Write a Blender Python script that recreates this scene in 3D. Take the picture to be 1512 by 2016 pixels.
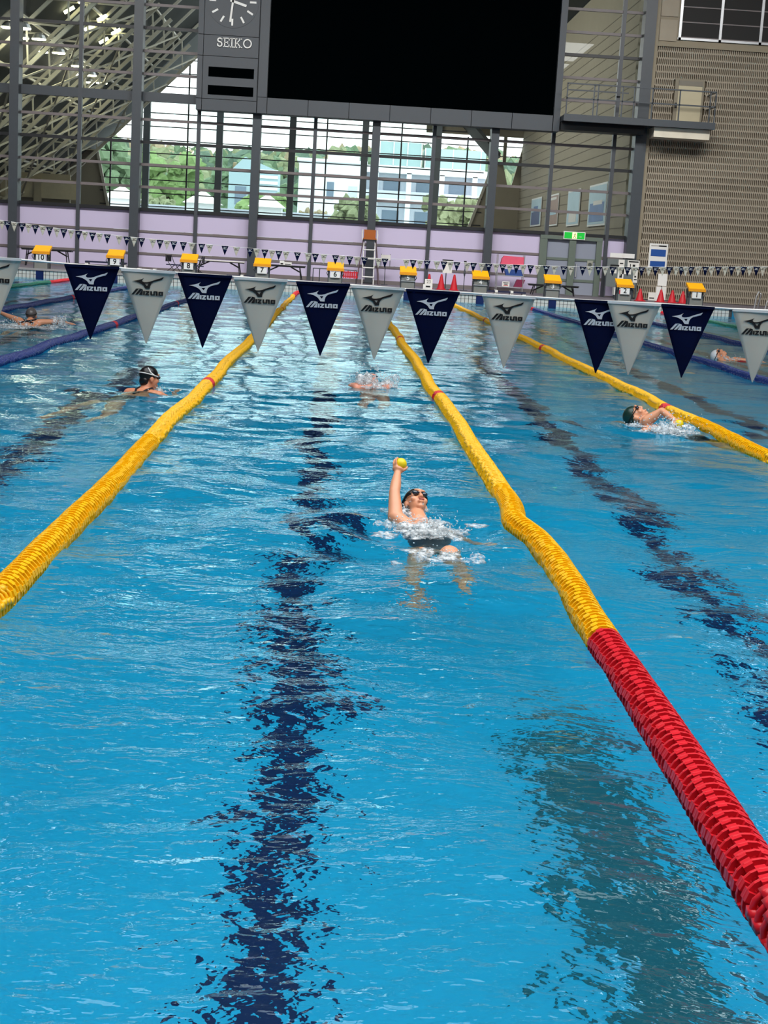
import bpy, bmesh, math, random
import numpy as np
from mathutils import Vector, Matrix

for o in list(bpy.data.objects):
    bpy.data.objects.remove(o)
S = bpy.context.scene
C = S.collection
random.seed(4)
RNG = np.random.default_rng(7)

# ------------------------------------------------------------------ camera
cam_d = bpy.data.cameras.new('camera')
cam = bpy.data.objects.new('camera', cam_d)
C.objects.link(cam)
_r, _u, _f = (0.99792, -0.03004, 0.05702), (-0.05088, 0.17601, 0.98307), (0.03957, 0.98393, -0.17412)
cam.matrix_world = Matrix(((_r[0], _u[0], -_f[0], 0), (_r[1], _u[1], -_f[1], 0),
                           (_r[2], _u[2], -_f[2], 1.529), (0, 0, 0, 1)))
cam_d.sensor_fit = 'VERTICAL'
cam_d.sensor_height = 36.0
cam_d.lens = 36.0 * 2889.18 / 2016.0
cam_d.clip_start = 0.05
cam_d.clip_end = 2000
S.camera = cam

# ------------------------------------------------------------------ world, lights, exposure
S.view_settings.view_transform = 'Standard'
S.view_settings.look = 'None'
S.view_settings.exposure = 0.0
S.view_settings.gamma = 1.0
S.view_settings.use_curve_mapping = False
W = bpy.data.worlds.new('overcast_sky')
S.world = W
W.use_nodes = True
bg = W.node_tree.nodes['Background']
bg.inputs[0].default_value = (0.94, 0.975, 1.0, 1)
bg.inputs[1].default_value = 3.4


def area(name, loc, sx, sy, radiance, col=(1, 0.97, 0.92), rot=(0, 0, 0)):
    d = bpy.data.lights.new(name, 'AREA')
    d.shape = 'RECTANGLE'
    d.size, d.size_y = sx, sy
    d.energy = radiance * math.pi * sx * sy
    d.color = col
    o = bpy.data.objects.new(name, d)
    o.location = loc
    o.rotation_euler = rot
    C.objects.link(o)
    return o


for _x in (-5.2, 3.4, 12.0):                     # added area lights, unseen, brightening the near half of the pool
    for _y in (0.5, 11.0):
        area('overhead_fill', (_x, _y, 15.7), 8.0, 9.0, 5.0, (1, 1, 1))
for _x in (-15.0, 17.5):                        # added side lights, out of view, for the far half
    area('overhead_fill', (_x, 43.5, 14.6), 3.0, 13.0, 3.6, (1, 1, 1))
for _x in (-10.0, 1.0, 12.0):                   # unseen fill lights added to brighten the far end wall
    area('far_end_fill', (_x, 40.0, 15.6), 8.0, 2.5, 19.0, (1, .98, .95), (math.radians(42), 0, 0)).data.spread = math.radians(115)

S.cycles.max_bounces = 10
S.cycles.transparent_max_bounces = 16
S.cycles.transmission_bounces = 8
S.cycles.glossy_bounces = 4
S.cycles.diffuse_bounces = 3
S.cycles.use_denoising = True

# ------------------------------------------------------------------ helpers


def lin(c):
    c = c / 255.0
    return c / 12.92 if c <= 0.04045 else ((c + 0.055) / 1.055) ** 2.4


def rgb(r, g, b):
    return (lin(r), lin(g), lin(b), 1)


MATS = {}


def mat(name, col, rough=0.5, metal=0.0, var=0.10, scale=6.0, bump=0.0, spec=0.5):
    """principled material whose colour drifts a little with object-space noise"""
    if name in MATS:
        return MATS[name]
    m = bpy.data.materials.new(name)
    m.use_nodes = True
    nt = m.node_tree
    p = nt.nodes['Principled BSDF']
    c = rgb(*col)
    tc = nt.nodes.new('ShaderNodeTexCoord')
    n = nt.nodes.new('ShaderNodeTexNoise')
    n.inputs['Scale'].default_value = scale
    n.inputs['Detail'].default_value = 3
    nt.links.new(tc.outputs['Object'], n.inputs['Vector'])
    mx = nt.nodes.new('ShaderNodeMix')
    mx.data_type = 'RGBA'
    mx.inputs['A'].default_value = tuple(max(0, v * (1 - var)) for v in c[:3]) + (1,)
    mx.inputs['B'].default_value = tuple(min(1, v * (1 + var)) for v in c[:3]) + (1,)
    nt.links.new(n.outputs['Fac'], mx.inputs['Factor'])
    nt.links.new(mx.outputs['Result'], p.inputs['Base Color'])
    p.inputs['Roughness'].default_value = rough
    p.inputs['Metallic'].default_value = metal
    p.inputs['Specular IOR Level'].default_value = spec
    if bump:
        b = nt.nodes.new('ShaderNodeBump')
        b.inputs['Strength'].default_value = bump
        b.inputs['Distance'].default_value = 0.01
        nt.links.new(n.outputs['Fac'], b.inputs['Height'])
        nt.links.new(b.outputs['Normal'], p.inputs['Normal'])
    MATS[name] = m
    return m


class MB:
    """collects simple solids; build() links them as one mesh object"""

    def __init__(self):
        self.v, self.f = [], []

    def add(self, vs, fs):
        n = len(self.v)
        self.v += [tuple(map(float, v)) for v in vs]
        self.f += [tuple(i + n for i in f) for f in fs]
        return self

    def box(self, x0, x1, y0, y1, z0, z1):
        return self.add([(x0, y0, z0), (x1, y0, z0), (x1, y1, z0), (x0, y1, z0), (x0, y0, z1), (x1, y0, z1), (x1, y1, z1), (x0, y1, z1)],
                        [(3, 2, 1, 0), (4, 5, 6, 7), (0, 1, 5, 4), (1, 2, 6, 5), (2, 3, 7, 6), (3, 0, 4, 7)])

    def tube(self, pts, r, n=8, cap=True):
        pts = [Vector(p) for p in pts]
        rs = r if isinstance(r, (list, tuple)) else [r] * len(pts)
        vs, fs = [], []
        ref = None
        for i, p in enumerate(pts):
            d = (pts[min(i + 1, len(pts) - 1)] - pts[max(i - 1, 0)]).normalized()
            if ref is None:
                ref = Vector((0, 0, 1)) if abs(d.z) < 0.9 else Vector((1, 0, 0))
            a = d.cross(ref).normalized()
            b = a.cross(d).normalized()
            ref = b
            for k in range(n):
                t = 2 * math.pi * k / n
                vs.append(p + (a * math.cos(t) + b * math.sin(t)) * rs[i])
        for i in range(len(pts) - 1):
            for k in range(n):
                k2 = (k + 1) % n
                fs.append((i * n + k, i * n + k2, (i + 1) * n + k2, (i + 1) * n + k))
        if cap:
            fs.append(tuple(range(n - 1, -1, -1)))
            fs.append(tuple((len(pts) - 1) * n + k for k in range(n)))
        return self.add(vs, fs)

    def bar(self, p0, p1, w, h=None):
        """square bar between two points"""
        p0, p1 = Vector(p0), Vector(p1)
        d = (p1 - p0).normalized()
        ref = Vector((0, 1, 0)) if abs(d.y) < 0.9 else Vector((0, 0, 1))
        a = d.cross(ref).normalized()
        b = a.cross(d).normalized()
        h = h or w
        vs = []
        for p in (p0, p1):
            for s, t in ((-1, -1), (1, -1), (1, 1), (-1, 1)):
                vs.append(p + a * s * w / 2 + b * t * h / 2)
        return self.add(vs, [(3, 2, 1, 0), (4, 5, 6, 7), (0, 1, 5, 4), (1, 2, 6, 5), (2, 3, 7, 6), (3, 0, 4, 7)])

    def prism(self, poly, y0, y1):
        """polygon in x,z extruded along y"""
        n = len(poly)
        vs = [(x, y0, z) for x, z in poly] + [(x, y1, z) for x, z in poly]
        fs = [tuple(range(n)), tuple(range(2 * n - 1, n - 1, -1))]
        fs += [(i, i + n, (i + 1) % n + n, (i + 1) % n) for i in range(n)]
        return self.add(vs, fs)

    def prism_x(self, poly, x0, x1):
        """polygon in y,z extruded along x"""
        n = len(poly)
        vs = [(x0, y, z) for y, z in poly] + [(x1, y, z) for y, z in poly]
        fs = [tuple(range(n - 1, -1, -1)), tuple(range(n, 2 * n))]
        fs += [(i, (i + 1) % n, (i + 1) % n + n, i + n) for i in range(n)]
        return self.add(vs, fs)

    def lathe(self, prof, n=16, axis='z', c=(0, 0, 0)):
        vs, fs = [], []
        for r, h in prof:
            for k in range(n):
                t = 2 * math.pi * k / n
                a, b = r * math.cos(t), r * math.sin(t)
                p = {'z': (a, b, h), 'y': (a, h, b), 'x': (h, a, b)}[axis]
                vs.append((p[0] + c[0], p[1] + c[1], p[2] + c[2]))
        for i in range(len(prof) - 1):
            for k in range(n):
                k2 = (k + 1) % n
                fs.append((i * n + k, i * n + k2, (i + 1) * n + k2, (i + 1) * n + k))
        fs.append(tuple(range(n - 1, -1, -1)))
        fs.append(tuple((len(prof) - 1) * n + k for k in range(n)))
        return self.add(vs, fs)

    def build(self, name, m, parent=None, smooth=False, fix=True):
        me = bpy.data.meshes.new(name)
        me.from_pydata(self.v, [], self.f)
        if fix:
            b = bmesh.new()
            b.from_mesh(me)
            bmesh.ops.recalc_face_normals(b, faces=b.faces)
            b.to_mesh(me)
            b.free()
        if smooth:
            me.polygons.foreach_set('use_smooth', [True] * len(me.polygons))
        return obj(name, me, m, parent)


def obj(name, me, m=None, parent=None):
    o = bpy.data.objects.new(name, me)
    if m:
        me.materials.clear()
        me.materials.append(m)
    C.objects.link(o)
    if parent:
        o.parent = parent
    return o


def tag(o, label, cat, group=None, kind=None):
    o['label'] = label
    o['category'] = cat
    if group:
        o['group'] = group
    if kind:
        o['kind'] = kind
    return o


def thing(name, label, cat, loc=(0, 0, 0), rz=0, group=None):
    o = bpy.data.objects.new(name, None)
    o.empty_display_size = 0.1
    C.objects.link(o)
    o.location = loc
    o.rotation_euler = (0, 0, rz)
    return tag(o, label, cat, group)


def struct(name, parent=None):
    o = bpy.data.objects.new(name, None)
    C.objects.link(o)
    o['kind'] = 'structure'
    if parent:
        o.parent = parent
    return o


def st(o):
    o['kind'] = 'structure'
    return o


def stuff(o):
    o['kind'] = 'stuff'
    return o


def dup(root, loc=None, label=None, group=None, rz=None):
    r = root.copy()
    C.objects.link(r)
    if loc is not None:
        r.location = loc
    if rz is not None:
        r.rotation_euler = (0, 0, rz)
    if label:
        r['label'] = label
    if group:
        r['group'] = group
    for ch in list(root.children):
        c = ch.copy()
        C.objects.link(c)
        c.parent = r
        for g in list(ch.children):
            d = g.copy()
            C.objects.link(d)
            d.parent = c
    return r


def text_mesh(name, body, size, m, parent, loc, align='CENTER', ext=0.002, bold=0.0):
    """flat lettering facing -y, standing upright"""
    cu = bpy.data.curves.new(name, 'FONT')
    cu.body = body
    cu.size = size
    cu.align_x = align
    cu.align_y = 'CENTER'
    cu.extrude = ext
    cu.offset = bold
    t = bpy.data.objects.new(name, cu)
    C.objects.link(t)
    dg = bpy.context.evaluated_depsgraph_get()
    me = bpy.data.meshes.new_from_object(t.evaluated_get(dg))
    bpy.data.objects.remove(t)
    me.transform(Matrix.Rotation(math.pi / 2, 4, 'X'))
    o = obj(name, me, m, parent)
    o.location = loc
    return o


# ------------------------------------------------------------------ materials
M_steel = mat('dark_grey_steel', (60, 66, 72), 0.45, 0.0)
M_mull = mat('slate_grey_metal', (64, 68, 74), 0.45)
M_black = mat('black_metal', (22, 24, 28), 0.45)
M_trans = mat('grey_brown_transom', (112, 104, 104), 0.5)
M_lav = mat('lavender_panel', (196, 186, 214), 0.6, var=0.04, scale=0.6)
M_board = mat('charcoal_panel', (66, 71, 77), 0.55, var=0.05)
M_screen = mat('black_screen', (1, 3, 4), 0.9, spec=0.0)
M_white = mat('white_paint', (226, 226, 222), 0.5, var=0.04)
M_offw = mat('off_white_card', (222, 220, 214), 0.6, var=0.04)
M_beige = mat('beige_block', (158, 148, 131), 0.8, var=0.10, scale=2.0, bump=0.3)
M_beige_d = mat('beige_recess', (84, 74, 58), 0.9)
M_beige_t = mat('beige_trim', (140, 130, 110), 0.7)
M_yellow = mat('yellow_plastic', (255, 190, 4), 0.35, var=0.10, scale=9, spec=0.4)
M_yelcore = mat('shaded_yellow_plastic', (246, 150, 0), 0.4, var=0.06)  # core tone deepened to paint in shade between the float rings
M_red = mat('red_plastic', (214, 30, 44), 0.33, var=0.12, scale=9, spec=0.4)
M_redcore = mat('shaded_red_plastic', (150, 4, 16), 0.25)  # darker red puts the shade of the hollows into the core colour
M_blue = mat('navy_blue_plastic', (5, 42, 118), 0.3)
M_green = mat('green_plastic', (24, 120, 96), 0.35)
M_block = mat('starting_block_yellow', (250, 176, 0), 0.5, var=0.05)
M_grey = mat('concrete_grey', (120, 122, 118), 0.8)
M_navy = mat('navy_cloth', (0, 11, 48), 0.9, var=0.18, scale=12, bump=0.15, spec=0.12)
M_wcloth = mat('white_cloth', (204, 200, 184), 0.8, var=0.05, scale=9, bump=0.2)
M_printw = mat('white_print', (214, 220, 224), 0.7, var=0.02)
M_printk = mat('black_print', (8, 9, 12), 0.7, var=0.02)
M_rope = mat('white_rope', (236, 236, 232), 0.6)
M_cone = mat('cone_red', (192, 14, 34), 0.5)
M_alu = mat('aluminium', (190, 192, 194), 0.35, 0.6)
M_navyb = mat('navy_bench', (24, 30, 62), 0.5)
M_skin = mat('skin', (222, 156, 120), 0.4, var=0.06, scale=14)
M_skin2 = mat('skin_tan', (212, 142, 108), 0.4, var=0.06, scale=14)
M_cap_k = mat('black_cap', (14, 14, 16), 0.35)
M_cap_g = mat('dark_green_cap', (14, 50, 44), 0.35)
M_cap_w = mat('white_cap', (230, 236, 240), 0.4)
M_cap_s = mat('grey_cap', (96, 92, 92), 0.3)
M_suit = mat('dark_swimsuit', (30, 26, 34), 0.5)
M_suit_r = mat('red_swimsuit', (150, 34, 36), 0.5)
M_lens = mat('dark_lens', (20, 40, 58), 0.08, spec=0.8)
M_lip = mat('lips', (176, 92, 84), 0.5)
M_ball = mat('yellow_ball', (240, 214, 20), 0.45, var=0.04)
M_tile = mat('white_tile', (196, 198, 192), 0.3, var=0.08, scale=3)
M_grout = mat('dark_grout', (64, 66, 66), 0.8)
M_deck = mat('deck_floor', (104, 98, 106), 0.55, var=0.1, scale=1.2)
M_dkblue = mat('navy_tile', (10, 30, 82), 0.35)
M_orange = mat('orange_vinyl', (158, 84, 18), 0.5)
M_pink = mat('pink_foam', (222, 84, 112), 0.6)
M_bluef = mat('blue_foam', (28, 66, 134), 0.6)
M_maroon = mat('maroon_foam', (122, 26, 66), 0.6)
M_hall = mat('hall_wall_grey', (96, 98, 100), 0.8)
M_ceil = mat('hall_ceiling_grey', (58, 60, 62), 0.9)
M_roof = mat('roof_underside', (44, 47, 46), 0.8)
M_truss = mat('truss_paint', (188, 184, 168), 0.5)
M_green_fr = mat('grey_green_frame', (96, 108, 98), 0.5)


def glass_mat():
    m = bpy.data.materials.new('window_glass')
    m.use_nodes = True
    nt = m.node_tree
    nt.nodes.clear()
    out = nt.nodes.new('ShaderNodeOutputMaterial')
    t = nt.nodes.new('ShaderNodeBsdfTransparent')
    t.inputs[0].default_value = (0.93, 0.965, 0.955, 1)
    g = nt.nodes.new('ShaderNodeBsdfGlossy')
    g.inputs['Roughness'].default_value = 0.01
    fr = nt.nodes.new('ShaderNodeFresnel')
    fr.inputs['IOR'].default_value = 1.5
    mx = nt.nodes.new('ShaderNodeMixShader')
    nt.links.new(fr.outputs[0], mx.inputs[0])
    nt.links.new(t.outputs[0], mx.inputs[1])
    nt.links.new(g.outputs[0], mx.inputs[2])
    nt.links.new(mx.outputs[0], out.inputs[0])
    return m


M_glass = glass_mat()


def emit_mat(name, col, s):
    m = bpy.data.materials.new(name)
    m.use_nodes = True
    nt = m.node_tree
    p = nt.nodes['Principled BSDF']
    p.inputs['Base Color'].default_value = rgb(*col)
    p.inputs['Emission Color'].default_value = rgb(*col)
    p.inputs['Emission Strength'].default_value = s
    return m


M_lamp = emit_mat('floodlight_lens', (255, 246, 196), 14.0)
M_exit_g = emit_mat('exit_green', (0, 150, 40), 0.9)
M_exit_w = emit_mat('exit_pale_yellow', (246, 244, 170), 1.0)


def water_mat():
    m = bpy.data.materials.new('pool_water')
    m.use_nodes = True
    nt = m.node_tree
    nt.nodes.clear()
    out = nt.nodes.new('ShaderNodeOutputMaterial')
    gl = nt.nodes.new('ShaderNodeBsdfGlass')
    gl.inputs['IOR'].default_value = 1.33
    gl.inputs['Roughness'].default_value = 0.0
    gl.inputs['Color'].default_value = (0.77, 0.98, 1.0, 1)
    tc = nt.nodes.new('ShaderNodeTexCoord')
    hs = []
    for sc, det, w in ((5.0, 2.0, 0.030), (15.0, 2.0, 0.0105), (46.0, 1.5, 0.0026)):
        mp = nt.nodes.new('ShaderNodeMapping')
        mp.inputs['Scale'].default_value = (0.75, 1.15, 1.0)
        mp.inputs['Location'].default_value = (sc * 1.7, sc * 0.3, 0)
        mp.inputs['Rotation'].default_value = (0, 0, 0.25 if sc > 10 else -0.1)
        n = nt.nodes.new('ShaderNodeTexNoise')
        n.inputs['Scale'].default_value = sc
        n.inputs['Detail'].default_value = det
        n.inputs['Distortion'].default_value = 0.4
        nt.links.new(tc.outputs['Object'], mp.inputs['Vector'])
        nt.links.new(mp.outputs[0], n.inputs['Vector'])
        mu = nt.nodes.new('ShaderNodeMath')
        mu.operation = 'MULTIPLY'
        mu.inputs[1].default_value = w
        nt.links.new(n.outputs['Fac'], mu.inputs[0])
        hs.append(mu)
    a1 = nt.nodes.new('ShaderNodeMath')
    a2 = nt.nodes.new('ShaderNodeMath')
    nt.links.new(hs[0].outputs[0], a1.inputs[0])
    nt.links.new(hs[1].outputs[0], a1.inputs[1])
    nt.links.new(a1.outputs[0], a2.inputs[0])
    nt.links.new(hs[2].outputs[0], a2.inputs[1])
    sx_ = nt.nodes.new('ShaderNodeSeparateXYZ')          # livelier water in the near lanes, calmer down the pool
    nt.links.new(tc.outputs['Object'], sx_.inputs[0])
    mr = nt.nodes.new('ShaderNodeMapRange')
    mr.inputs['From Min'].default_value = 5.0
    mr.inputs['From Max'].default_value = 13.0
    mr.inputs['To Min'].default_value = 1.0
    mr.inputs['To Max'].default_value = 0.21
    nt.links.new(sx_.outputs['Y'], mr.inputs['Value'])
    a3 = nt.nodes.new('ShaderNodeMath')
    a3.operation = 'MULTIPLY'
    nt.links.new(a2.outputs[0], a3.inputs[0])
    nt.links.new(mr.outputs[0], a3.inputs[1])
    b = nt.nodes.new('ShaderNodeBump')
    b.inputs['Strength'].default_value = 1.0
    b.inputs['Distance'].default_value = 1.0
    nt.links.new(a3.outputs[0], b.inputs['Height'])
    nt.links.new(b.outputs[0], gl.inputs['Normal'])
    nt.links.new(gl.outputs[0], out.inputs[0])
    return m


def poolfloor_mat():
    """small pale-blue mosaic tile"""
    m = mat('pool_mosaic', (0, 172, 218), 0.5, var=0.10, scale=0.8)
    return m


def foam_mat():
    m = bpy.data.materials.new('white_foam')
    m.use_nodes = True
    nt = m.node_tree
    nt.nodes.clear()
    out = nt.nodes.new('ShaderNodeOutputMaterial')
    d = nt.nodes.new('ShaderNodeBsdfPrincipled')
    d.inputs['Base Color'].default_value = (0.86, 0.92, 0.95, 1)
    d.inputs['Roughness'].default_value = 0.15
    t = nt.nodes.new('ShaderNodeBsdfTransparent')
    tc = nt.nodes.new('ShaderNodeTexCoord')
    n = nt.nodes.new('ShaderNodeTexNoise')
    n.inputs['Scale'].default_value = 42
    n.inputs['Detail'].default_value = 5
    nt.links.new(tc.outputs['Object'], n.inputs['Vector'])
    r = nt.nodes.new('ShaderNodeValToRGB')
    r.color_ramp.elements[0].position = 0.41
    r.color_ramp.elements[1].position = 0.72
    nt.links.new(n.outputs['Fac'], r.inputs[0])
    mx = nt.nodes.new('ShaderNodeMixShader')
    nt.links.new(r.outputs[0], mx.inputs[0])
    nt.links.new(t.outputs[0], mx.inputs[1])
    nt.links.new(d.outputs[0], mx.inputs[2])
    nt.links.new(mx.outputs[0], out.inputs[0])
    return m


M_foam = foam_mat()
M_drop = mat('water_drop', (214, 232, 240), 0.08, spec=0.9)

# ================================================================== STRUCTURE
PX0, PX1, PY0, PY1, DEPTH = -11.34, 13.66, 0.74, 50.74, -1.9
GY = 57.5                      # plane of the window wall
ZD = 0.3                       # deck height above the water
SILL, PITCH = 2.62, 0.832

# pool basin: floor, lane lines, walls
pool = struct('pool_floor')
MB().box(PX0 - .3, PX1 + .3, PY0 - .3, PY1 + .3, DEPTH - .2, DEPTH).build('basin_floor', poolfloor_mat(), pool)
for k in range(-4, 6):
    x = -0.094 + 2.5 * k
    b = MB().box(x - .14, x + .14, PY0 + 1.6, PY1 - 2, DEPTH, DEPTH + .006)
    b.box(x - .5, x + .5, PY0 + 1.4, PY0 + 1.66, DEPTH, DEPTH + .006)
    b.box(x - .5, x + .5, PY1 - 2.2, PY1 - 1.94, DEPTH, DEPTH + .006)
    b.build('lane_line', M_dkblue, pool)
M_pw = mat('pool_side_tile', (40, 160, 204), 0.5, var=0.08)
MB().box(PX0 - .3, PX0, PY0 - .3, PY1 + .3, DEPTH, ZD - .05).build('pool_wall', M_pw)['kind'] = 'structure'
MB().box(PX1, PX1 + .3, PY0 - .3, PY1 + .3, DEPTH, ZD - .05).build('pool_wall', M_pw)['kind'] = 'structure'
MB().box(PX0, PX1, PY0 - .3, PY0, DEPTH, ZD - .05).build('pool_wall', M_pw)['kind'] = 'structure'
pw = struct('pool_wall')
MB().box(PX0, PX1, PY1, PY1 + .3, DEPTH, -.02).build('end_wall', M_pw, pw)
MB().box(PX0, PX1, PY1 + .012, PY1 + .3, -.02, ZD - .04).build('grout_bed', M_grout, pw)
tb = MB()
_n = int((PX1 - PX0) / 0.131)
for i in range(_n):
    x = PX0 + i * 0.131
    tb.box(x + .012, x + .125, PY1, PY1 + .05, -.1, .105)
    tb.box(x + .012, x + .125, PY1, PY1 + .05, .117, ZD - .03)
stuff(tb.build('tile_strip', M_tile, pw))
for k in range(-4, 6):
    x = -0.094 + 2.5 * k
    MB().box(x - .13, x + .13, PY1 - .012, PY1 + .02, -1.2, ZD - .03).build('lane_target', M_dkblue, pw)
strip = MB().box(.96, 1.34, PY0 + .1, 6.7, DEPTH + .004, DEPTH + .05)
st(strip.build('trim_1', mat('dark_teal_strip', (8, 96, 112), 0.8), None))  # dark teal strip laid on the floor below the middle rope

# deck around the pool
fl = struct('floor')
MB().box(-30, 30, PY1 + .3, 94, ZD - .3, ZD).build('deck_slab', M_deck, fl)
MB().box(-30, 30, PY1 - .03, PY1 + .42, ZD - .05, ZD + .012).build('edge_coping', mat('coping_stone', (150, 146, 146), 0.6), fl)
MB().box(-30, PX0 - .3, -8, PY1 + .3, ZD - .3, ZD).build('deck_slab', M_deck, fl)
MB().box(PX1 + .3, 30, -8, PY1 + .3, ZD - .3, ZD).build('deck_slab', M_deck, fl)
MB().box(PX0 - .3, PX1 + .3, -8, PY0 - .3, ZD - .3, ZD).build('deck_slab', M_deck, fl)
MB().box(PX0 - .4, PX0 + .02, PY0, PY1, ZD - .05, ZD + .012).build('edge_coping', MATS['coping_stone'], fl)
MB().box(PX1 - .02, PX1 + .4, PY0, PY1, ZD - .05, ZD + .012).build('edge_coping', MATS['coping_stone'], fl)

# hall shell outside the frame
st(MB().box(-19.3, -19, -8, GY, ZD, 16.5).build('wall_left', M_hall))
st(MB().box(22, 22.3, -8, GY, ZD, 16.5).build('wall_right', M_hall))
st(MB().box(-19.3, 22.3, -8.3, -8, ZD, 16.5).build('wall_front', M_hall))
st(MB().box(-19.3, 22.3, -8.3, GY + .4, 16.2, 16.6).build('ceiling', M_ceil))
st(MB().box(-19.3, 22.3, GY - .1, GY + .3, 13.6, 16.3).build('wall_back', M_hall))

# window wall ------------------------------------------------------
COLS = [-16.9, -12.39, -7.84, -3.33, 1.18, 5.68, 11.21]
COLW = [.34, .34, .34, .32, .30, .30, .42]
for x, w in zip(COLS, COLW):
    c = struct('column')
    MB().box(x - w / 2, x + w / 2, GY - .55, GY + .12, ZD, 13.6).build('column_shaft', M_steel, c)
    MB().box(x - w / 2 - .05, x + w / 2 + .05, GY - .6, GY + .14, ZD, ZD + .05).build('base_plate', M_black, c)
    for z in (SILL, SILL + 3 * PITCH, SILL + 8 * PITCH):
        MB().box(x - w / 2 - .07, x + w / 2 + .07, GY - .14, GY + .05, z - .05, z + .05).build('bracket', M_black, c)
MULL = [-14.6, -10.02, -5.54, -1.13, 3.40, 7.95, 10.29]
# half bays: edges of every window
edges = []
for i in range(6):
    a, b = COLS[i] + COLW[i] / 2, COLS[i + 1] - COLW[i + 1] / 2
    ms = [m_ for m_ in MULL if a < m_ < b]
    xs = [a] + ms + [b]
    for j in range(len(xs) - 1):
        edges.append((xs[j], xs[j + 1], j > 0))
NZ = 13
for n, (x0, x1, hasm) in enumerate(edges):
    w = struct('window_%d' % (n + 1))
    door_bay = x0 > 7.5
    if hasm:
        MB().box(x0 - .07, x0 + .07, GY - .12, GY + .1, ZD, 13.6).build('mullion', M_mull, w)
    g0, g1 = x0 + (.07 if hasm else 0), x1 - (.07 if x1 in MULL else 0)
    for k in range(0, NZ + 1):
        z = SILL + k * PITCH
        if z > 13.5:
            break
        if k == 0:
            MB().box(g0, g1, GY - .16, GY + .08, z - .07, z + .05).build('window_sill', M_black, w)
        elif k in (3, 8):
            MB().box(g0, g1, GY - .10, GY + .05, z - .055, z + .055).build('transom', M_black, w)
        elif k == 5:
            MB().box(g0, g1, GY - .12, GY + .1, z - .17, z + .17).build('transom_beam', M_steel, w)
        else:
            MB().box(g0, g1, GY - .06, GY + .05, z - .05, z + .05).build('transom', M_trans, w)
        zt = SILL + (k + 1) * PITCH
        MB().box(g0, g1, GY + .005, GY + .015, z + .05, min(zt - .05, 13.6)).build('pane', M_glass, w)
    if not door_bay:
        for k in range(3):
            zb = max(SILL - (k + 1) * PITCH, ZD)
            MB().box(g0, g1, GY - .02, GY + .06, zb + .045, SILL - k * PITCH - .045).build('panel', M_lav, w)
            MB().box(g0, g1, GY - .05, GY + .06, SILL - k * PITCH - .05 - (.03 if k == 0 else 0), SILL - k * PITCH + .04).build('rail', M_trans, w)
        MB().box(g0, g1, GY - .04, GY + .06, ZD, ZD + .14).build('kick_strip', M_trans, w)

# right lower bay: glass door, side panel
dr = struct('door_1')
for x0, x1 in ((7.72, 8.0), (8.86, 9.12), (9.92, 10.14)):
    MB().box(x0, x1, GY - .16, GY + .13, ZD, 2.40).build('door_frame', M_green_fr, dr)
MB().box(7.72, 10.14, GY - .17, GY + .13, 2.40, 2.54).build('door_frame', M_green_fr, dr)
M_door = mat('grey_blue_door_leaf', (142, 148, 162), 0.25, var=0.06, scale=0.8)
for x0, x1 in ((8.0, 8.86), (9.12, 9.92)):
    MB().box(x0, x1, GY - .02, GY + .03, ZD + .02, 2.40).build('door_leaf', M_door, dr)
    for z in (1.66, .86):
        MB().box(x0, x1, GY - .05, GY - .01, z - .05, z + .05).build('door_rail', M_green_fr, dr)
MB().box(9.18, 9.22, GY - .1, GY - .05, 1.0, 1.5).build('door_handle', M_alu, dr)
MB().box(9.62, 9.84, GY - .06, GY - .045, 1.36, 1.66).build('notice_card', mat('grey_card', (150, 152, 140), .6), dr)
MB().lathe([(.075, GY - .066), (.075, GY - .06)], 20, 'y', (9.73, 0, 1.5)).build('round_emblem', mat('dark_grey_ink', (70, 76, 72), .6), dr)
sp = struct('wall_panel')
for k in range(3):
    zb = max(SILL - (k + 1) * PITCH, ZD)
    MB().box(10.14, 11.0, GY - .02, GY + .06, zb + .045, SILL - k * PITCH - .08).build('panel', M_lav, sp)
    MB().box(10.14, 11.0, GY - .05, GY + .06, zb - .04, zb + .05).build('rail', M_trans, sp)
for x0, x1 in ((5.83, 7.72),):
    for k in range(3):
        pass

# right wall of pierced blocks -------------------------------------
RW = GY - .3
rw = struct('wall_right_end')
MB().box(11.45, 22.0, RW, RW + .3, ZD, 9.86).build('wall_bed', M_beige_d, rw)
MB().box(11.42, 11.56, RW - .16, RW, ZD, 13.6).build('corner_strip', M_beige_t, rw)
MB().box(11.56, 22.0, RW - .14, RW, 9.74, 9.86).build('top_rail', M_beige_t, rw)
rb = MB()
RP, CP = 0.25, 0.0735
row = 0
z = ZD + .02
DOORX = (12.34, 13.5)
while z < 9.70:
    off = CP / 2 if row % 2 else 0
    x = 11.60 + off
    while x < 17.5:
        if not (DOORX[0] - .04 < x < DOORX[1] + .02 and 6.8 < z + .12 < 8.62):
            wd = .017
            m_ = z + RP / 2
            for za, zb, wa, wb in ((z, z + .055, .036, wd), (z + .055, z + RP - .055, wd, wd), (z + RP - .055, z + RP, wd, .036)):
                rb.add([(x - wa, RW, za), (x + wa, RW, za), (x + wb, RW, zb), (x - wb, RW, zb),
                        (x - wa, RW - .09, za), (x + wa, RW - .09, za), (x + wb, RW - .09, zb), (x - wb, RW - .09, zb)],
                       [(4, 5, 6, 7), (0, 4, 7, 3), (1, 2, 6, 5)])
        x += CP
    z += RP
    row += 1
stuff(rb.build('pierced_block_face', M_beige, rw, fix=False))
MB().box(17.5, 22, RW - .09, RW, ZD, 9.7).build('plain_face', M_beige, rw)
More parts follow.
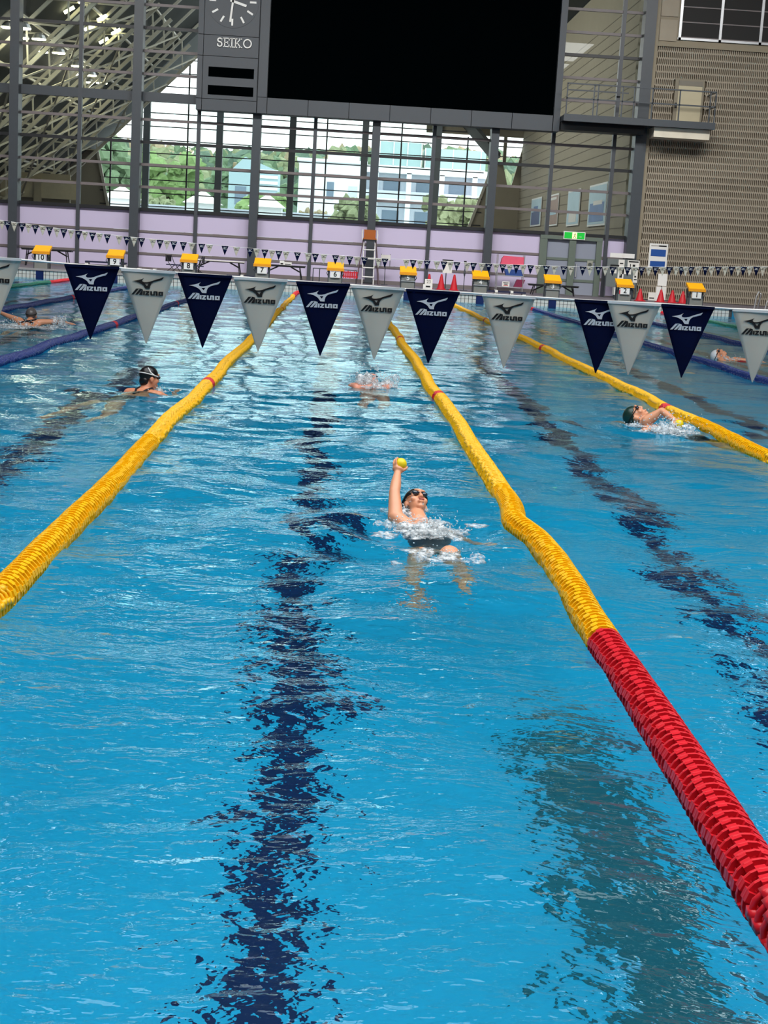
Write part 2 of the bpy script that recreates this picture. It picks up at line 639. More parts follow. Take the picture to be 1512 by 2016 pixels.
# band above: louvre openings and small panels
MB().box(11.56, 22, RW - .02, RW + .3, 9.86, 13.6).build('upper_band', M_beige_t, rw)
M_louv = mat('dark_louvre', (16, 15, 14), 0.7)
for i, (x0, x1) in enumerate(((12.42, 13.85), (13.95, 15.38), (15.48, 16.9), (17.0, 18.4))):
    lv = MB().box(x0, x1, RW - .05, RW + .02, 10.12, 12.9).build('louvre_panel', M_louv, rw)
    for z in np.arange(10.12, 12.9, .55):
        MB().box(x0, x1, RW - .07, RW - .04, z - .02, z + .02).build('louvre_bar', M_trans, lv)
    MB().box(x0 - .1, x0, RW - .1, RW + .02, 10.02, 13.0).build('louvre_post', M_alu, rw)
MB().box(12.3, 18.5, RW - .1, RW + .02, 10.02, 10.1).build('louvre_sill', M_alu, rw)
for z0, z1 in ((9.95, 10.72), (10.84, 11.6), (11.72, 12.5)):
    MB().box(11.6, 12.26, RW - .06, RW, z0, z1).build('small_panel', M_beige, rw)
d2 = struct('door_2')
MB().box(12.36, 13.48, RW - .10, RW + .05, 6.85, 8.62).build('door_frame', mat('beige_frame', (128, 120, 102), .6), d2)
MB().box(12.50, 13.40, RW - .115, RW - .08, 6.85, 8.54).build('door_leaf', mat('cream_door', (182, 172, 142), .5, var=.04), d2)
MB().box(12.50, 13.40, RW - .125, RW - .1, 8.36, 8.54).build('door_head', mat('door_head_grey', (118, 112, 100), .6), d2)  # greyer strip across the top of the leaf
MB().box(12.40, 12.48, RW - .16, RW - .1, 7.55, 7.72).build('door_handle', M_black, d2)

# ================================================================== ANNEX BEYOND THE GLASS
FY = 93.0
an = struct('roof')
RX, RZ = -2.9, 19.5               # ridge


def roof_z(x):
    return RZ - abs(x - RX) * 1.0


def slab(x0, x1, y0=GY + .12, th=.25):
    b = MB()
    b.add([(x0, y0, roof_z(x0)), (x1, y0, roof_z(x1)), (x1, FY, roof_z(x1)), (x0, FY, roof_z(x0)),
           (x0, y0, roof_z(x0) + th), (x1, y0, roof_z(x1) + th), (x1, FY, roof_z(x1) + th), (x0, FY, roof_z(x0) + th)],
          [(0, 1, 2, 3), (7, 6, 5, 4), (0, 4, 5, 1), (1, 5, 6, 2), (2, 6, 7, 3), (3, 7, 4, 0)])
    return b


slab(-22.0, RX).build('roof_slope', M_roof, an)
MB().prism([(-19, roof_z(-19)), (-8.9, roof_z(-8.9)), (-8.9, 13.6), (-19, 13.6)], GY + .14, GY + .24).build('gable_board', M_roof, an)
slab(RX, 9.2, 88.5).build('roof_slope', M_roof, an)
MB().box(RX, 11.6, GY + .3, FY, 13.6, 13.9).build('roof_flat', M_roof, an)
for i, y in enumerate(np.linspace(59.6, 86.0, 7)):           # trusses under the left slope
    P = lambda s, d: (-20.5 + s * .7071 + d * .7071, y, roof_z(-20.5) + s * .7071 - d * .7071)
    MB().bar(P(0, .3), P(17, .3), .13).build('truss_chord', M_truss, an)
    MB().bar(P(0, 1.5), P(15.5, 1.5), .16).build('truss_chord', M_truss, an)
    for j in range(7):
        MB().bar(P(j * 2.2, .3), P(j * 2.2 + 1.1, 1.5), .07).build('truss_web', M_truss, an)
        MB().bar(P(j * 2.2 + 1.1, 1.5), P(j * 2.2 + 2.2, .3), .07).build('truss_web', M_truss, an)
for j in range(8):                                           # purlins and cross braces
    s = .6 + j * 2.1
    Q = lambda y, s, d: (-20.5 + s * .7071 + d * .7071, y, roof_z(-20.5) + s * .7071 - d * .7071)
    MB().bar(Q(58.5, s, .12), Q(91.6, s, .12), .10).build('purlin', M_truss, an)
    if j < 6:
        for q in range(3):
            y = 59.6 + q * 8.8
            MB().bar(Q(y, s, 1.5), Q(y + 8.8, s + 4.2, 1.5), .07).build('cross_brace', M_truss, an)
            if j % 2 == 0:
                MB().bar(Q(y + 8.8, s, 1.5), Q(y, s + 4.2, 1.5), .07).build('cross_brace', M_truss, an)
# deep dark edge board along the far end of the slope
_e = MB()
_e.add([(-15.6, 87.5, roof_z(-15.6) - .02), (RX, 87.5, roof_z(RX) - .02), (RX, FY + .05, roof_z(RX) - .02), (-15.6, FY + .05, roof_z(-15.6) - .02),
        (-15.2, 87.5, roof_z(-15.2) - .55), (RX, 87.5, roof_z(RX) - .55), (RX, FY + .05, roof_z(RX) - .55), (-15.2, FY + .05, roof_z(-15.2) - .55)],
       [(0, 1, 2, 3), (7, 6, 5, 4), (0, 4, 5, 1), (1, 5, 6, 2), (2, 6, 7, 3), (3, 7, 4, 0)])
_e.build('edge_soffit', mat('soffit_grey', (96, 102, 104), .7), an)
# far gable wall: two wedges and a glazed opening
wf = struct('wall_far')
M_bwall = mat('annex_block_wall', (150, 142, 122), .8, var=.1, scale=1.5)
MB().prism([(-22, ZD), (-13.7, ZD), (-15.15, 6.9), (-15.6, 6.9), (-22, .6)], FY, FY + .3).build('wall_wedge', M_bwall, wf)
MB().prism([(7.0, ZD), (10.25, ZD), (10.25, 5.9), (9.85, 7.35), (9.2, 7.35), (9.17, 7.05)], FY, FY + .3).build('wall_wedge', M_bwall, wf)
MB().prism([(10.25, ZD), (11.3, ZD), (11.3, 9.0), (11.17, 9.0), (10.45, 5.9), (10.25, 5.9)], FY, FY + .3).build('wall_wedge', M_bwall, wf)
MB().prism([(5.0, 8.95), (11.3, 8.95), (11.3, 13.6), (5.0, 13.6)], FY + .02, FY + .3).build('wall_wedge', M_bwall, wf)
MB().box(9.82, 10.02, FY - .1, FY + .2, 7.3, 9.0).build('slot_post', M_bwall, wf)
for z in (7.75, 8.35):
    MB().box(9.2, 11.1, FY - .04, FY + .04, z - .03, z + .03).build('slot_bar', M_black, wf)
MB().bar((-15.15, FY - .1, 6.9), (-13.7, FY - .1, ZD), .16).build('opening_edge', M_truss, wf)
MB().bar((9.17, FY - .1, 7.05), (7.0, FY - .1, ZD), .16).build('opening_edge', M_truss, wf)
wn = struct('window_20')
for x in (-12.11, -7.66, -3.2, 1.26, 5.75):
    MB().box(x - .2, x + .2, FY - .35, FY + .1, ZD, roof_z(x)).build('post', mat('pale_grey_post', (112, 122, 128), .5), wn)
for x in (-14.29, -9.62, -5.4, -1.1, 3.5, 7.6):
    MB().box(x - .045, x + .045, FY - .06, FY + .06, ZD, roof_z(x) - .2).build('mullion', M_black, wn)
k = 0
z = 2.7
while z < 16:
    hw = min(12.2, RZ - z)
    MB().box(max(RX - hw, -14.9 if z < 7 else -99), min(RX + hw, 8.7 if z < 7 else 99), FY - .05, FY + .05, z - .03, z + .03).build('transom', M_black, wn)
    z += .80
for i, (x0, x1) in enumerate(((-12.0, -7.7), (-7.6, -3.3), (-3.1, 1.2), (1.3, 5.7))):
    MB().box(x0, x1, FY + .0, FY + .01, 1.0, 9.9).build('pane', M_glass, wn)
# right annex wall with pictures
st(MB().box(11.0, 11.3, GY + .6, FY, ZD, 13.5).build('wall_annex_right', M_bwall))
jt = struct('trim_2')
for z in np.arange(1.2, 12, .45):
    MB().box(10.985, 11.0, GY + .6, FY, z - .015, z + .015).build('joint_strip', mat('joint_grey', (120, 112, 96), .8), jt)


def picture(name, y0, y1, z0, z1, bg, shapes, label):
    p = thing(name, label, 'poster', (10.97, (y0 + y1) / 2, z0), 0, 'posters on the annex wall')
    w, h = (y1 - y0), z1 - z0
    MB().box(-.03, .0, -w / 2, w / 2, 0, h).build('frame', M_white, p)
    MB().box(-.04, -.03, -w / 2 + .12, w / 2 - .12, .08, h - .08).build('print', bg, p)
    for i, (a, b, c, d, m_) in enumerate(shapes):
        MB().box(-.048 - .002 * i, -.04, -w / 2 + a * w, -w / 2 + b * w, c * h, d * h).build('printed_shape', m_, p)


M_pb = mat('poster_blue', (70, 110, 170), .5, var=.3, scale=2)
M_pp = mat('poster_pale', (170, 200, 214), .5, var=.15, scale=1.5)
M_pr = mat('poster_brown', (150, 116, 100), .5, var=.25, scale=3)
M_pd = mat('poster_deep', (40, 62, 120), .5, var=.3, scale=2)
picture('picture_poster', 81.9, 86.2, 3.45, 5.02, M_pp, [(.1, .9, .05, .5, M_pd), (.3, .7, .5, .7, M_pb)], 'farthest poster beyond the glass, pale sky over deep blue')
picture('picture_poster', 75.5, 80.0, 3.36, 4.97, M_pr, [(.1, .9, .35, .45, M_pp), (.15, .85, .82, .9, M_offw)], 'reddish brown crowd poster, third from the tall corner column')
picture('picture_poster', 68.7, 72.4, 3.26, 4.93, M_pp, [(.2, .8, .1, .35, M_offw)], 'pale blue poster, second from the tall corner column')
picture('picture_poster', 61.8, 66.2, 3.15, 4.93, M_pp, [(.1, .9, .1, .55, M_pb), (.2, .7, .5, .6, M_offw)], 'nearest poster to the tall corner column, blue with white band')
area('annex_fill', (1.5, 74, 12.8), 5.0, 26.0, 5.0, (1, .96, .9), (0, math.radians(-50), 0))  # added unseen light brightening the right annex wall
# left annex gallery
gb = struct('wall_gallery')
MB().box(-22, -14.4, 80, 80.3, ZD, 4.6).build('gallery_wall', M_bwall, gb)
MB().box(-22, -13.9, 79.6, 80, 3.3, 4.3).build('parapet', mat('gallery_concrete', (168, 160, 138), .8), gb)
for x in (-20.3, -18.1, -16.0):
    MB().box(x - .2, x + .2, 79.5, 79.65, ZD, 4.3).build('pier', M_bwall, gb)
    MB().box(x + .4, x + 1.6, 79.9, 79.98, 1.6, 3.1).build('gallery_glass', M_lens, gb)
# floodlights hung from the roof
for i, y in enumerate((57.62 + 1.2, 61.74, 65.96, 70.55, 74.25, 77.57)):
    l = thing('floodlight', 'glaring floodlight under the annex roof, ' + ('nearest the glass in its row', 'second from the glass in its row', 'third from the glass in its row', 'fourth from the glass in its row', 'fifth from the glass in its row', 'farthest from the glass in its row')[i], 'lamp', (-12.8, y, 9.16), 0, 'floodlights under the annex roof')
    for s in (-1, 1):
        MB().lathe([(.09, .18), (.22, .1), (.30, -.05)], 14, 'z', (s * .34, 0, .04)).build('reflector', M_alu, l)
        MB().lathe([(.28, -.06), (.28, -.02)], 14, 'z', (s * .34, 0, .02)).build('lens', M_lamp, l)
    MB().box(-.5, .5, -.03, .03, .18, .24).build('bracket', M_truss, l)
    MB().box(-.02, .02, -.02, .02, .2, .75).build('hanger', M_truss, l)
    pl = bpy.data.lights.new('floodlight_glow', 'POINT')
    pl.energy = 60
    pl.color = (1, .93, .72)
    pl.shadow_soft_size = .2
    po = bpy.data.objects.new('glow', pl)
    C.objects.link(po)
    po.parent = l
    po.location = (0, 0, -.25)
for i, y in enumerate((63.4, 68.25, 72.4)):
    l = thing('tube_lamp', 'slim white tube lamp high under the annex roof, ' + ('upper left of three', 'middle of three', 'lower right of three')[i], 'lamp', (-11.3, y, 10.8), 0, 'tube lamps under the annex roof')
    for s in (-1, 1):
        MB().tube([(s * .28 - .2, 0, s * .22 - .12), (s * .28 + .2, 0, s * .22 + .12)], .07, 8).build('tube', M_lamp, l)
    MB().box(-.5, .5, -.02, .02, .06, .1).build('bracket', M_truss, l)

# ================================================================== OUTDOORS
M_leaf = [mat('leaf_%s' % n, c, .8, var=.35, scale=1.4) for n, c in (('green', (96, 122, 92)), ('olive', (128, 138, 104)), ('dark', (82, 106, 90)), ('autumn', (150, 138, 110)), ('bright', (122, 150, 94)))]  # leaf tones greyed and lightened to paint in outdoor haze
M_bark = mat('bark', (92, 78, 64), .9)
st(MB().box(-120, 120, FY + 1, 300, -1.0, -.2).build('ground', mat('pale_paving', (176, 178, 170), .9)))
hv, hf = [], []
nx, ny = 41, 13
for j in range(ny):
    for i in range(nx):
        x, y = -100 + i * 5, 190 + j * 8
        t = j / (ny - 1)
        z = -.5 + (17.0 + 1.6 * math.sin(x * .07) - max(0, x) * .03) * math.sin(t * math.pi / 2)
        hv.append((x, y, z))
for j in range(ny - 1):
    for i in range(nx - 1):
        a = j * nx + i
        hf.append((a, a + 1, a + nx + 1, a + nx))
st(MB().add(hv, hf).build('hill', M_leaf[2]))


def blob_arrays():
    b = bmesh.new()
    bmesh.ops.create_icosphere(b, subdivisions=2, radius=1)
    v = np.array([tuple(x.co) for x in b.verts])
    f = [tuple(x.index for x in q.verts) for q in b.faces]
    b.free()
    return v, f


BV, BF = blob_arrays()


def blob(mb, c, r, seed=0, sq=(1, 1, 1), rough=.25):
    g = np.random.default_rng(seed)
    k = 1 + (g.random(len(BV)) - .5) * 2 * rough
    mb.add(BV * k[:, None] * np.array(sq) * r + np.array(c), BF)


hb = MB()
hmat = []
for mi, n in ((0, 420), (2, 360), (3, 260), (1, 280)):
    g = np.random.default_rng(50 + mi)
    for i in range(n):
        x = g.uniform(-62, 58)
        t = g.random() ** .6 if mi != 3 else g.uniform(.6, 1)
        y = 190 + t * 96
        z = -.5 + (17.0 + 1.6 * math.sin(x * .07) - max(0, x) * .03) * math.sin(t * math.pi / 2)
        r = g.uniform(.9, 2.1)
        n0 = len(hb.f)
        blob(hb, (x, y, z + r * .5), r, seed=mi * 1000 + i, sq=(1, 1, 1.25), rough=.42)
        hmat += [mi] * (len(hb.f) - n0)
o = hb.build('hillside_foliage', M_leaf[0], fix=False)
for m_ in M_leaf[1:4]:
    o.data.materials.append(m_)
o.data.polygons.foreach_set('material_index', hmat)
tag(o, 'mixed green and brown woods covering the hill behind the white building', 'trees', None, 'stuff')


def tree(x, y, h, r, mi, label, group=None, z0=-.2):
    t = thing('tree', label, 'tree', (x, y, z0), 0, group)
    MB().tube([(0, 0, 0), (.1, 0, h * .45), (0, .1, h * .75)], [h * .03, h * .022, h * .01], 7).build('trunk', M_bark, t)
    fb = MB()
    g = np.random.default_rng(int(abs(x * 100) + y))
    for i in range(70):
        a, e = g.uniform(0, 6.28), g.uniform(-.7, 1)
        q = r * g.uniform(.35, .8)
        blob(fb, (q * math.cos(a), q * math.sin(a), h * .66 + e * r * .75), r * g.uniform(.12, .30), seed=i, rough=.5)
    fb.build('crown', M_leaf[mi], t, fix=False)


tree(-16.2, 140, 9.2, 3.4, 4, 'bright green tree outside, left of the second window column')
tree(-21.5, 128, 9.6, 3.8, 0, 'mid green tree outside beside the sloping annex wall')
tree(-11.2, 158, 9.5, 3.2, 0, 'mid green tree outside, left of the pale blue gabled house shape')
tree(-6.1, 120, 5.7, 2.1, 4, 'low bright green tree outside, right of the third window column')
tree(1.2, 128, 6.3, 2.2, 1, 'olive tree before the left part of the white building')
tree(-2.4, 124, 5.2, 1.5, 3, 'brownish bush outside below the white building corner')
tree(9.6, 128, 6.5, 2.6, 1, 'olive yellow tree outside near the right opening edge')
tree(-14.5, 118, 5.3, 1.6, 1, 'low olive tree outside, just right of the second column')

M_bw = mat('building_white', (226, 232, 240), .7, var=.04)
M_bb = mat('building_pale_blue', (196, 204, 218), .7, var=.06)
M_win = mat('building_window', (116, 134, 154), .2)
bl = thing('office_building', 'white flat-roofed building with balconies outside the windows', 'building', (0, 150, -.2))
MB().box(-4.4, 2.2, 0, 14, 0, 10.3).build('wall_block', M_bw, bl)
MB().box(2.2, 14.6, .8, 14, 0, 9.6).build('wall_block', M_bb, bl)
MB().box(-4.6, 2.4, -.2, 14.2, 10.2, 10.5).build('roof_edge', M_bw, bl)
MB().box(2.2, 15.0, -.2, 14.2, 9.5, 10.2).build('roof_edge', M_bw, bl)
MB().box(-1.6, 1.6, 2, 10, 10.5, 11.3).build('roof_house', M_bw, bl)
for x in (3.3, 6.6, 9.9, 13.2):
    MB().box(x - .25, x + .25, -.2, .8, 0, 9.6).build('pier', M_bw, bl)
for z in (3.6, 6.9):
    MB().box(2.2, 14.6, -.15, .8, z - .12, z + .12).build('balcony_slab', M_bw, bl)
    MB().box(2.2, 14.6, -.12, -.06, z + .12, z + .9).build('balcony_front', M_bb, bl)
for z in (1.6, 4.9, 8.1):
    for x in (4.1, 7.4, 10.7):
        MB().box(x, x + 1.7, .72, .8, z - .6, z + 1.0).build('window', M_win, bl)
MB().box(-1.55, -.85, -.05, .02, 6.6, 8.3).build('window', M_win, bl)
MB().box(.6, 1.5, -.05, .02, 7.0, 8.0).build('window', M_bb, bl)
tl = thing('glass_building', 'long pale teal glass building behind the white one', 'building', (0, 178, 0))
M_teal = mat('teal_glass', (158, 186, 188), .3, var=.12, scale=.4)
for x0, x1, zt in ((4.2, 9.2, 14.4), (9.6, 16.8, 13.9)):
    MB().box(x0, x1, 0, 6, -.2, zt).build('glass_body', M_teal, tl)
    for x in np.arange(x0, x1 + .1, 1.65):
        MB().box(x - .06, x + .06, -.1, 0, -.2, zt).build('mullion', M_bw, tl)
    for z in (9.5, 11.6):
        MB().box(x0, x1, -.1, 0, z - .06, z + .06).build('rail', M_bw, tl)
hs_ = thing('house_reflection', 'pale blue gabled house shape outside, built for a reflection in the glass', 'house', (-8.0, 135, -.2))  # solid house shape standing in for a reflection in the glass
MB().prism([(-2.2, 0), (2.2, 0), (2.2, 8.3), (-.8, 9.4), (-2.2, 8.0)], 0, 5).build('house_reflection_body', mat('pale_blue_reflection', (160, 186, 196), .5), hs_)
for z in np.arange(4.6, 8.2, .5):
    MB().box(.2, 2.2, -.08, 0, z, z + .28).build('house_reflection_board', M_bw, hs_)
MB().box(-1.6, -.6, -.06, 0, 5.2, 6.8).build('window', M_win, hs_)  # part of the house shape standing in for a reflection
for x, nm in ((-16.3, 'white pavilion with pyramid roof beside the second window column'), (-10.3, 'white pavilion with pyramid roof, middle one of three'), (-5.5, 'white pavilion with pyramid roof under the pale blue house shape')):
    p = thing('pavilion', nm, 'pavilion', (x, 112, -.2), 0, 'pavilions on the terrace')
    MB().box(-1.1, 1.1, -1.1, 1.1, 0, 4.5).build('pavilion_body', M_bw, p)
    MB().add([(-1.4, -1.4, 4.5), (1.4, -1.4, 4.5), (1.4, 1.4, 4.5), (-1.4, 1.4, 4.5), (0, 0, 5.5)], [(0, 1, 4), (1, 2, 4), (2, 3, 4), (3, 0, 4), (3, 2, 1, 0)]).build('pyramid_roof', M_white, p)
tw = thing('terrace_wall', 'low pale terrace wall outside under the pavilions', 'wall', (0, 114, -.2))
MB().box(-16, -1, 0, .6, 0, 4.1).build('wall_face', M_bw, tw)
MB().box(-16.2, -.8, -.15, .75, 4.1, 4.3).build('wall_cap', M_bb, tw)

# ================================================================== SCOREBOARD
BY = 56.5
sb = thing('scoreboard', 'big black scoreboard with clock panel in a charcoal frame', 'scoreboard', (0, BY, 0))
MB().box(-5.6, 8.02, .25, .9, 6.36, 13.4).build('case', M_board, sb)
MB().box(-2.96, 7.76, .18, .26, 6.95, 13.0).build('screen', M_screen, sb)
xs = [-3.33, -2.96, -1.43, .1, 1.63, 3.16, 4.69, 6.22, 7.76]
for a, b in zip(xs[:-1], xs[1:]):
    MB().box(a + .012, b - .012, .1, .26, 6.36, 6.93).build('lower_panel', M_board, sb)
MB().box(7.78, 8.02, .1, .26, 6.36, 13.4).build('side_panel', M_board, sb)
MB().box(-3.32, -2.98, .1, .26, 6.95, 13.4).build('side_panel', M_board, sb)
for z0, z1 in ((6.36, 6.76), (6.78, 8.3), (8.32, 9.05), (9.07, 11.6), (11.62, 13.4)):
    MB().box(-5.6, -5.40, .1, .26, z0, z1).build('clock_panel', M_board, sb)
    MB().box(-5.38, -3.36, .1, .26, z0, z1).build('clock_panel', M_board, sb)
for z0, z1 in ((7.57, 7.92), (6.93, 7.26)):
    MB().box(-5.17, -3.49, .08, .2, z0, z1).build('digit_window', M_screen, sb)
ck = MB().lathe([(.95, .085), (.95, .1)], 40, 'y', (-4.36, 0, 10.28)).build('clock_face', M_board, sb)
for i in range(12):
    a = math.radians(30 * i)
    d = Vector((math.sin(a), 0, math.cos(a)))
    c0 = Vector((-4.36, .075, 10.28))
    MB().bar(c0 + d * .62, c0 + d * .86, .07, .02).build('hour_mark', M_white, ck)
for a, L, w, nm in ((106, .52, .09, 'hour_hand'), (186, .74, .07, 'minute_hand')):
    d = Vector((math.sin(math.radians(a)), 0, math.cos(math.radians(a))))
    MB().bar(c0 + Vector((0, -.015, 0)) - d * .1, c0 + Vector((0, -.015, 0)) + d * L, w, .02).build(nm, M_white, ck)
# slab-serif SEIKO from strokes
LW = MB()


def strokes(mb, pts, w, y=.07, sc=1.0, ox=0.0, oz=0.0):
    for p, q in zip(pts[:-1], pts[1:]):
        y -= .0007
        a = Vector((ox + p[0] * sc, y, oz + p[1] * sc))
        b = Vector((ox + q[0] * sc, y, oz + q[1] * sc))
        e = (b - a).normalized() * w * .35
        mb.bar(a - e, b + e, w, .02)


def arc_pts(cx, cz, rx, rz, a0, a1, n=10):
    return [(cx + rx * math.cos(math.radians(a0 + (a1 - a0) * i / n)), cz + rz * math.sin(math.radians(a0 + (a1 - a0) * i / n))) for i in range(n + 1)]


H_ = .30
for ch, ox in zip('SEIKO', (-4.88, -4.64, -4.395, -4.25, -3.93)):
    oz = 8.66
    w = .042
    if ch == 'S':
        strokes(LW, arc_pts(.09, .225, .075, .065, 20, 270, 9) + arc_pts(.09, .08, .08, .08, 90, -160, 9)[1:], w, ox=ox, oz=oz)
        strokes(LW, [(.165, .28), (.165, .22)], w * .7, ox=ox, oz=oz)
        strokes(LW, [(.012, .02), (.012, .09)], w * .7, ox=ox, oz=oz)
    elif ch == 'E':
        for s_ in ([(.03, 0), (.03, H_)], [(-.01, 0), (.19, 0)], [(-.01, H_), (.19, H_)], [(.03, .15), (.14, .15)], [(.19, 0), (.19, .07)], [(.19, H_), (.19, .23)], [(.14, .12), (.14, .18)]):
            strokes(LW, s_, w * .8, ox=ox, oz=oz)
    elif ch == 'I':
        for s_ in ([(.05, 0), (.05, H_)], [(0, 0), (.1, 0)], [(0, H_), (.1, H_)]):
            strokes(LW, s_, w * .9, ox=ox, oz=oz)
    elif ch == 'K':
        for s_ in ([(.04, 0), (.04, H_)], [(-.01, 0), (.09, 0)], [(-.01, H_), (.09, H_)], [(.05, .11), (.22, H_)], [(.1, .16), (.23, 0)], [(.17, H_), (.27, H_)], [(.18, 0), (.28, 0)]):
            strokes(LW, s_, w * .8, ox=ox, oz=oz)
    else:
        strokes(LW, arc_pts(.16, .15, .14, .145, 0, 360, 18), w, ox=ox, oz=oz)
LW.build('lettering', M_white, sb)

# ================================================================== BALCONY
bc = thing('balcony', 'grey steel walkway with thin railing beside the scoreboard', 'balcony', (0, 55.9, 0))
MB().box(8.05, 13.72, 0, 1.28, 6.72, 6.92).build('deck_plate', M_steel, bc)
MB().box(8.05, 13.72, -.06, 0, 6.70, 6.95).build('edge_beam', M_steel, bc)
MB().box(8.05, 11.2, .5, 1.4, 6.42, 6.70).build('support_beam', M_black, bc)
MB().box(11.5, 13.6, .2, 1.28, 6.34, 6.70).build('bright_fascia', mat('polished_metal', (232, 224, 204), .3, .25, var=.15, scale=2), bc)
for x in (8.12, 9.12, 9.27, 10.18, 10.62, 11.3, 12.32, 13.46, 13.66):
    MB().box(x - .022, x + .022, -.03, .015, 6.92, 8.05).build('post', M_steel, bc)
for z in (8.05, 7.52):
    MB().box(8.1, 13.68, -.03, .02, z - .025, z + .025).build('rail', M_steel, bc)
    MB().box(13.64, 13.68, 0, 1.2, z - .025, z + .025).build('rail', M_steel, bc)
MB().box(8.3, 10.62, 1.18, 1.22, 7.93, 7.98).build('rail', M_steel, bc)

# ================================================================== WATER
xs = np.unique(np.concatenate([np.arange(PX0, -4.2, .16), np.arange(-4.2, 5.2, .045), np.arange(5.2, PX1, .16), [PX1]]))
ys = [PY0]
while ys[-1] < PY1:
    y = ys[-1]
    ys.append(y + (.04 if y < 10 else min(.16, .04 + (y - 10) * .006)))
ys[-1] = PY1
ys = np.array(ys)
GX, GYY = np.meshgrid(xs, ys)
ZW = np.zeros_like(GX)
g = np.random.default_rng(11)
for i in range(46):
    lam = .28 * (10 ** g.uniform(0, 1))
    k_ = 2 * math.pi / lam
    th = g.normal(math.pi / 2, .75)
    amp = .018 / k_ * (1.0 if lam > .5 else 1.1)
    ZW += amp * np.sin(k_ * (GX * math.cos(th) + GYY * math.sin(th)) + g.uniform(0, 6.28))
# calmer lanes to the right of the third yellow rope
damp = 1 - .15 / (1 + np.exp(-(GX - 3.9) * 2.5))
ZW *= damp * (1 - .46 / (1 + np.exp(-(GYY - 12.0) / 1.6)))


def swell(cx, cy, amp, r, lam):
    global ZW
    d = np.sqrt((GX - cx) ** 2 + (GYY - cy) ** 2)
    ZW += amp * np.exp(-(d / r) ** 2) * np.cos(2 * math.pi * d / lam)


swell(.55, 8.1, .020, 1.1, .55)
swell(3.2, 14.0, .02, 1.0, .5)
swell(-1.9, 14.8, .02, 1.0, .6)
nxw, nyw = len(xs), len(ys)
me = bpy.data.meshes.new('water')
vv = np.stack([GX, GYY, ZW], -1).reshape(-1, 3)
idx = np.arange(nxw * nyw).reshape(nyw, nxw)
q = np.stack([idx[:-1, :-1], idx[:-1, 1:], idx[1:, 1:], idx[1:, :-1]], -1).reshape(-1, 4)
me.vertices.add(len(vv))
me.vertices.foreach_set('co', vv.ravel())
me.loops.add(q.size)
me.loops.foreach_set('vertex_index', q.ravel())
me.polygons.add(len(q))
me.polygons.foreach_set('loop_start', np.arange(0, q.size, 4))
me.polygons.foreach_set('loop_total', np.full(len(q), 4))
me.update(calc_edges=True)
me.polygons.foreach_set('use_smooth', np.ones(len(q), bool))
water = st(obj('water', me, water_mat()))


def water_z(x, y):
    j = min(max(np.searchsorted(ys, y), 0), nyw - 1)
    i = min(max(np.searchsorted(xs, x), 0), nxw - 1)
    return float(ZW[j, i])


# ================================================================== LANE ROPES
PIT = .052


def float_mesh(n, ribs, ring_m, core_m, name):
    mb = MB()
    mb.lathe([(.044, -.026), (.044, .026)], max(n - 4, 8), 'y')
    nc = len(mb.f)
    prof = [(.060, -.0062), (.0745, -.0062), (.0755, 0), (.0745, .0062), (.060, .0062)]
    vs, fs = [], []
    for r, h in prof:
        for k in range(n):
            t = 2 * math.pi * k / n
            vs.append((r * math.cos(t), h, r * math.sin(t)))
    m_ = len(prof)
    for i in range(m_):
        for k in range(n):
            k2, i2 = (k + 1) % n, (i + 1) % m_
            fs.append((i * n + k, i * n + k2, i2 * n + k2, i2 * n + k))
    mb.add(vs, fs)
    for j in range(ribs):
        a = 2 * math.pi * j / ribs
        ca, sa = math.cos(a), math.sin(a)
        w = .0135
        vs = []
        for r in (.044, .0735):
            for hh in (-.0195, .0195):
                for s in (-1, 1):
                    vs.append((r * ca - s * w * sa, hh, r * sa + s * w * ca))
        mb.add(vs, [(0, 1, 3, 2), (4, 6, 7, 5), (0, 4, 5, 1), (2, 3, 7, 6), (0, 2, 6, 4), (1, 5, 7, 3)])
    me = bpy.data.meshes.new(name)
    me.from_pydata(mb.v, [], mb.f)
    me.materials.append(ring_m)
    me.materials.append(core_m)
    mi = [1] * nc + [0] * (len(mb.f) - nc)
    me.polygons.foreach_set('material_index', mi)
    return me


FLOAT = {}
for nm, a, b in (('yellow', M_yellow, M_yelcore), ('red', M_red, M_redcore), ('blue', M_blue, M_blue), ('green', M_green, M_green)):
    FLOAT[nm] = (float_mesh(20, 7, a, b, 'float_' + nm), float_mesh(12, 6, a, b, 'float_far_' + nm))


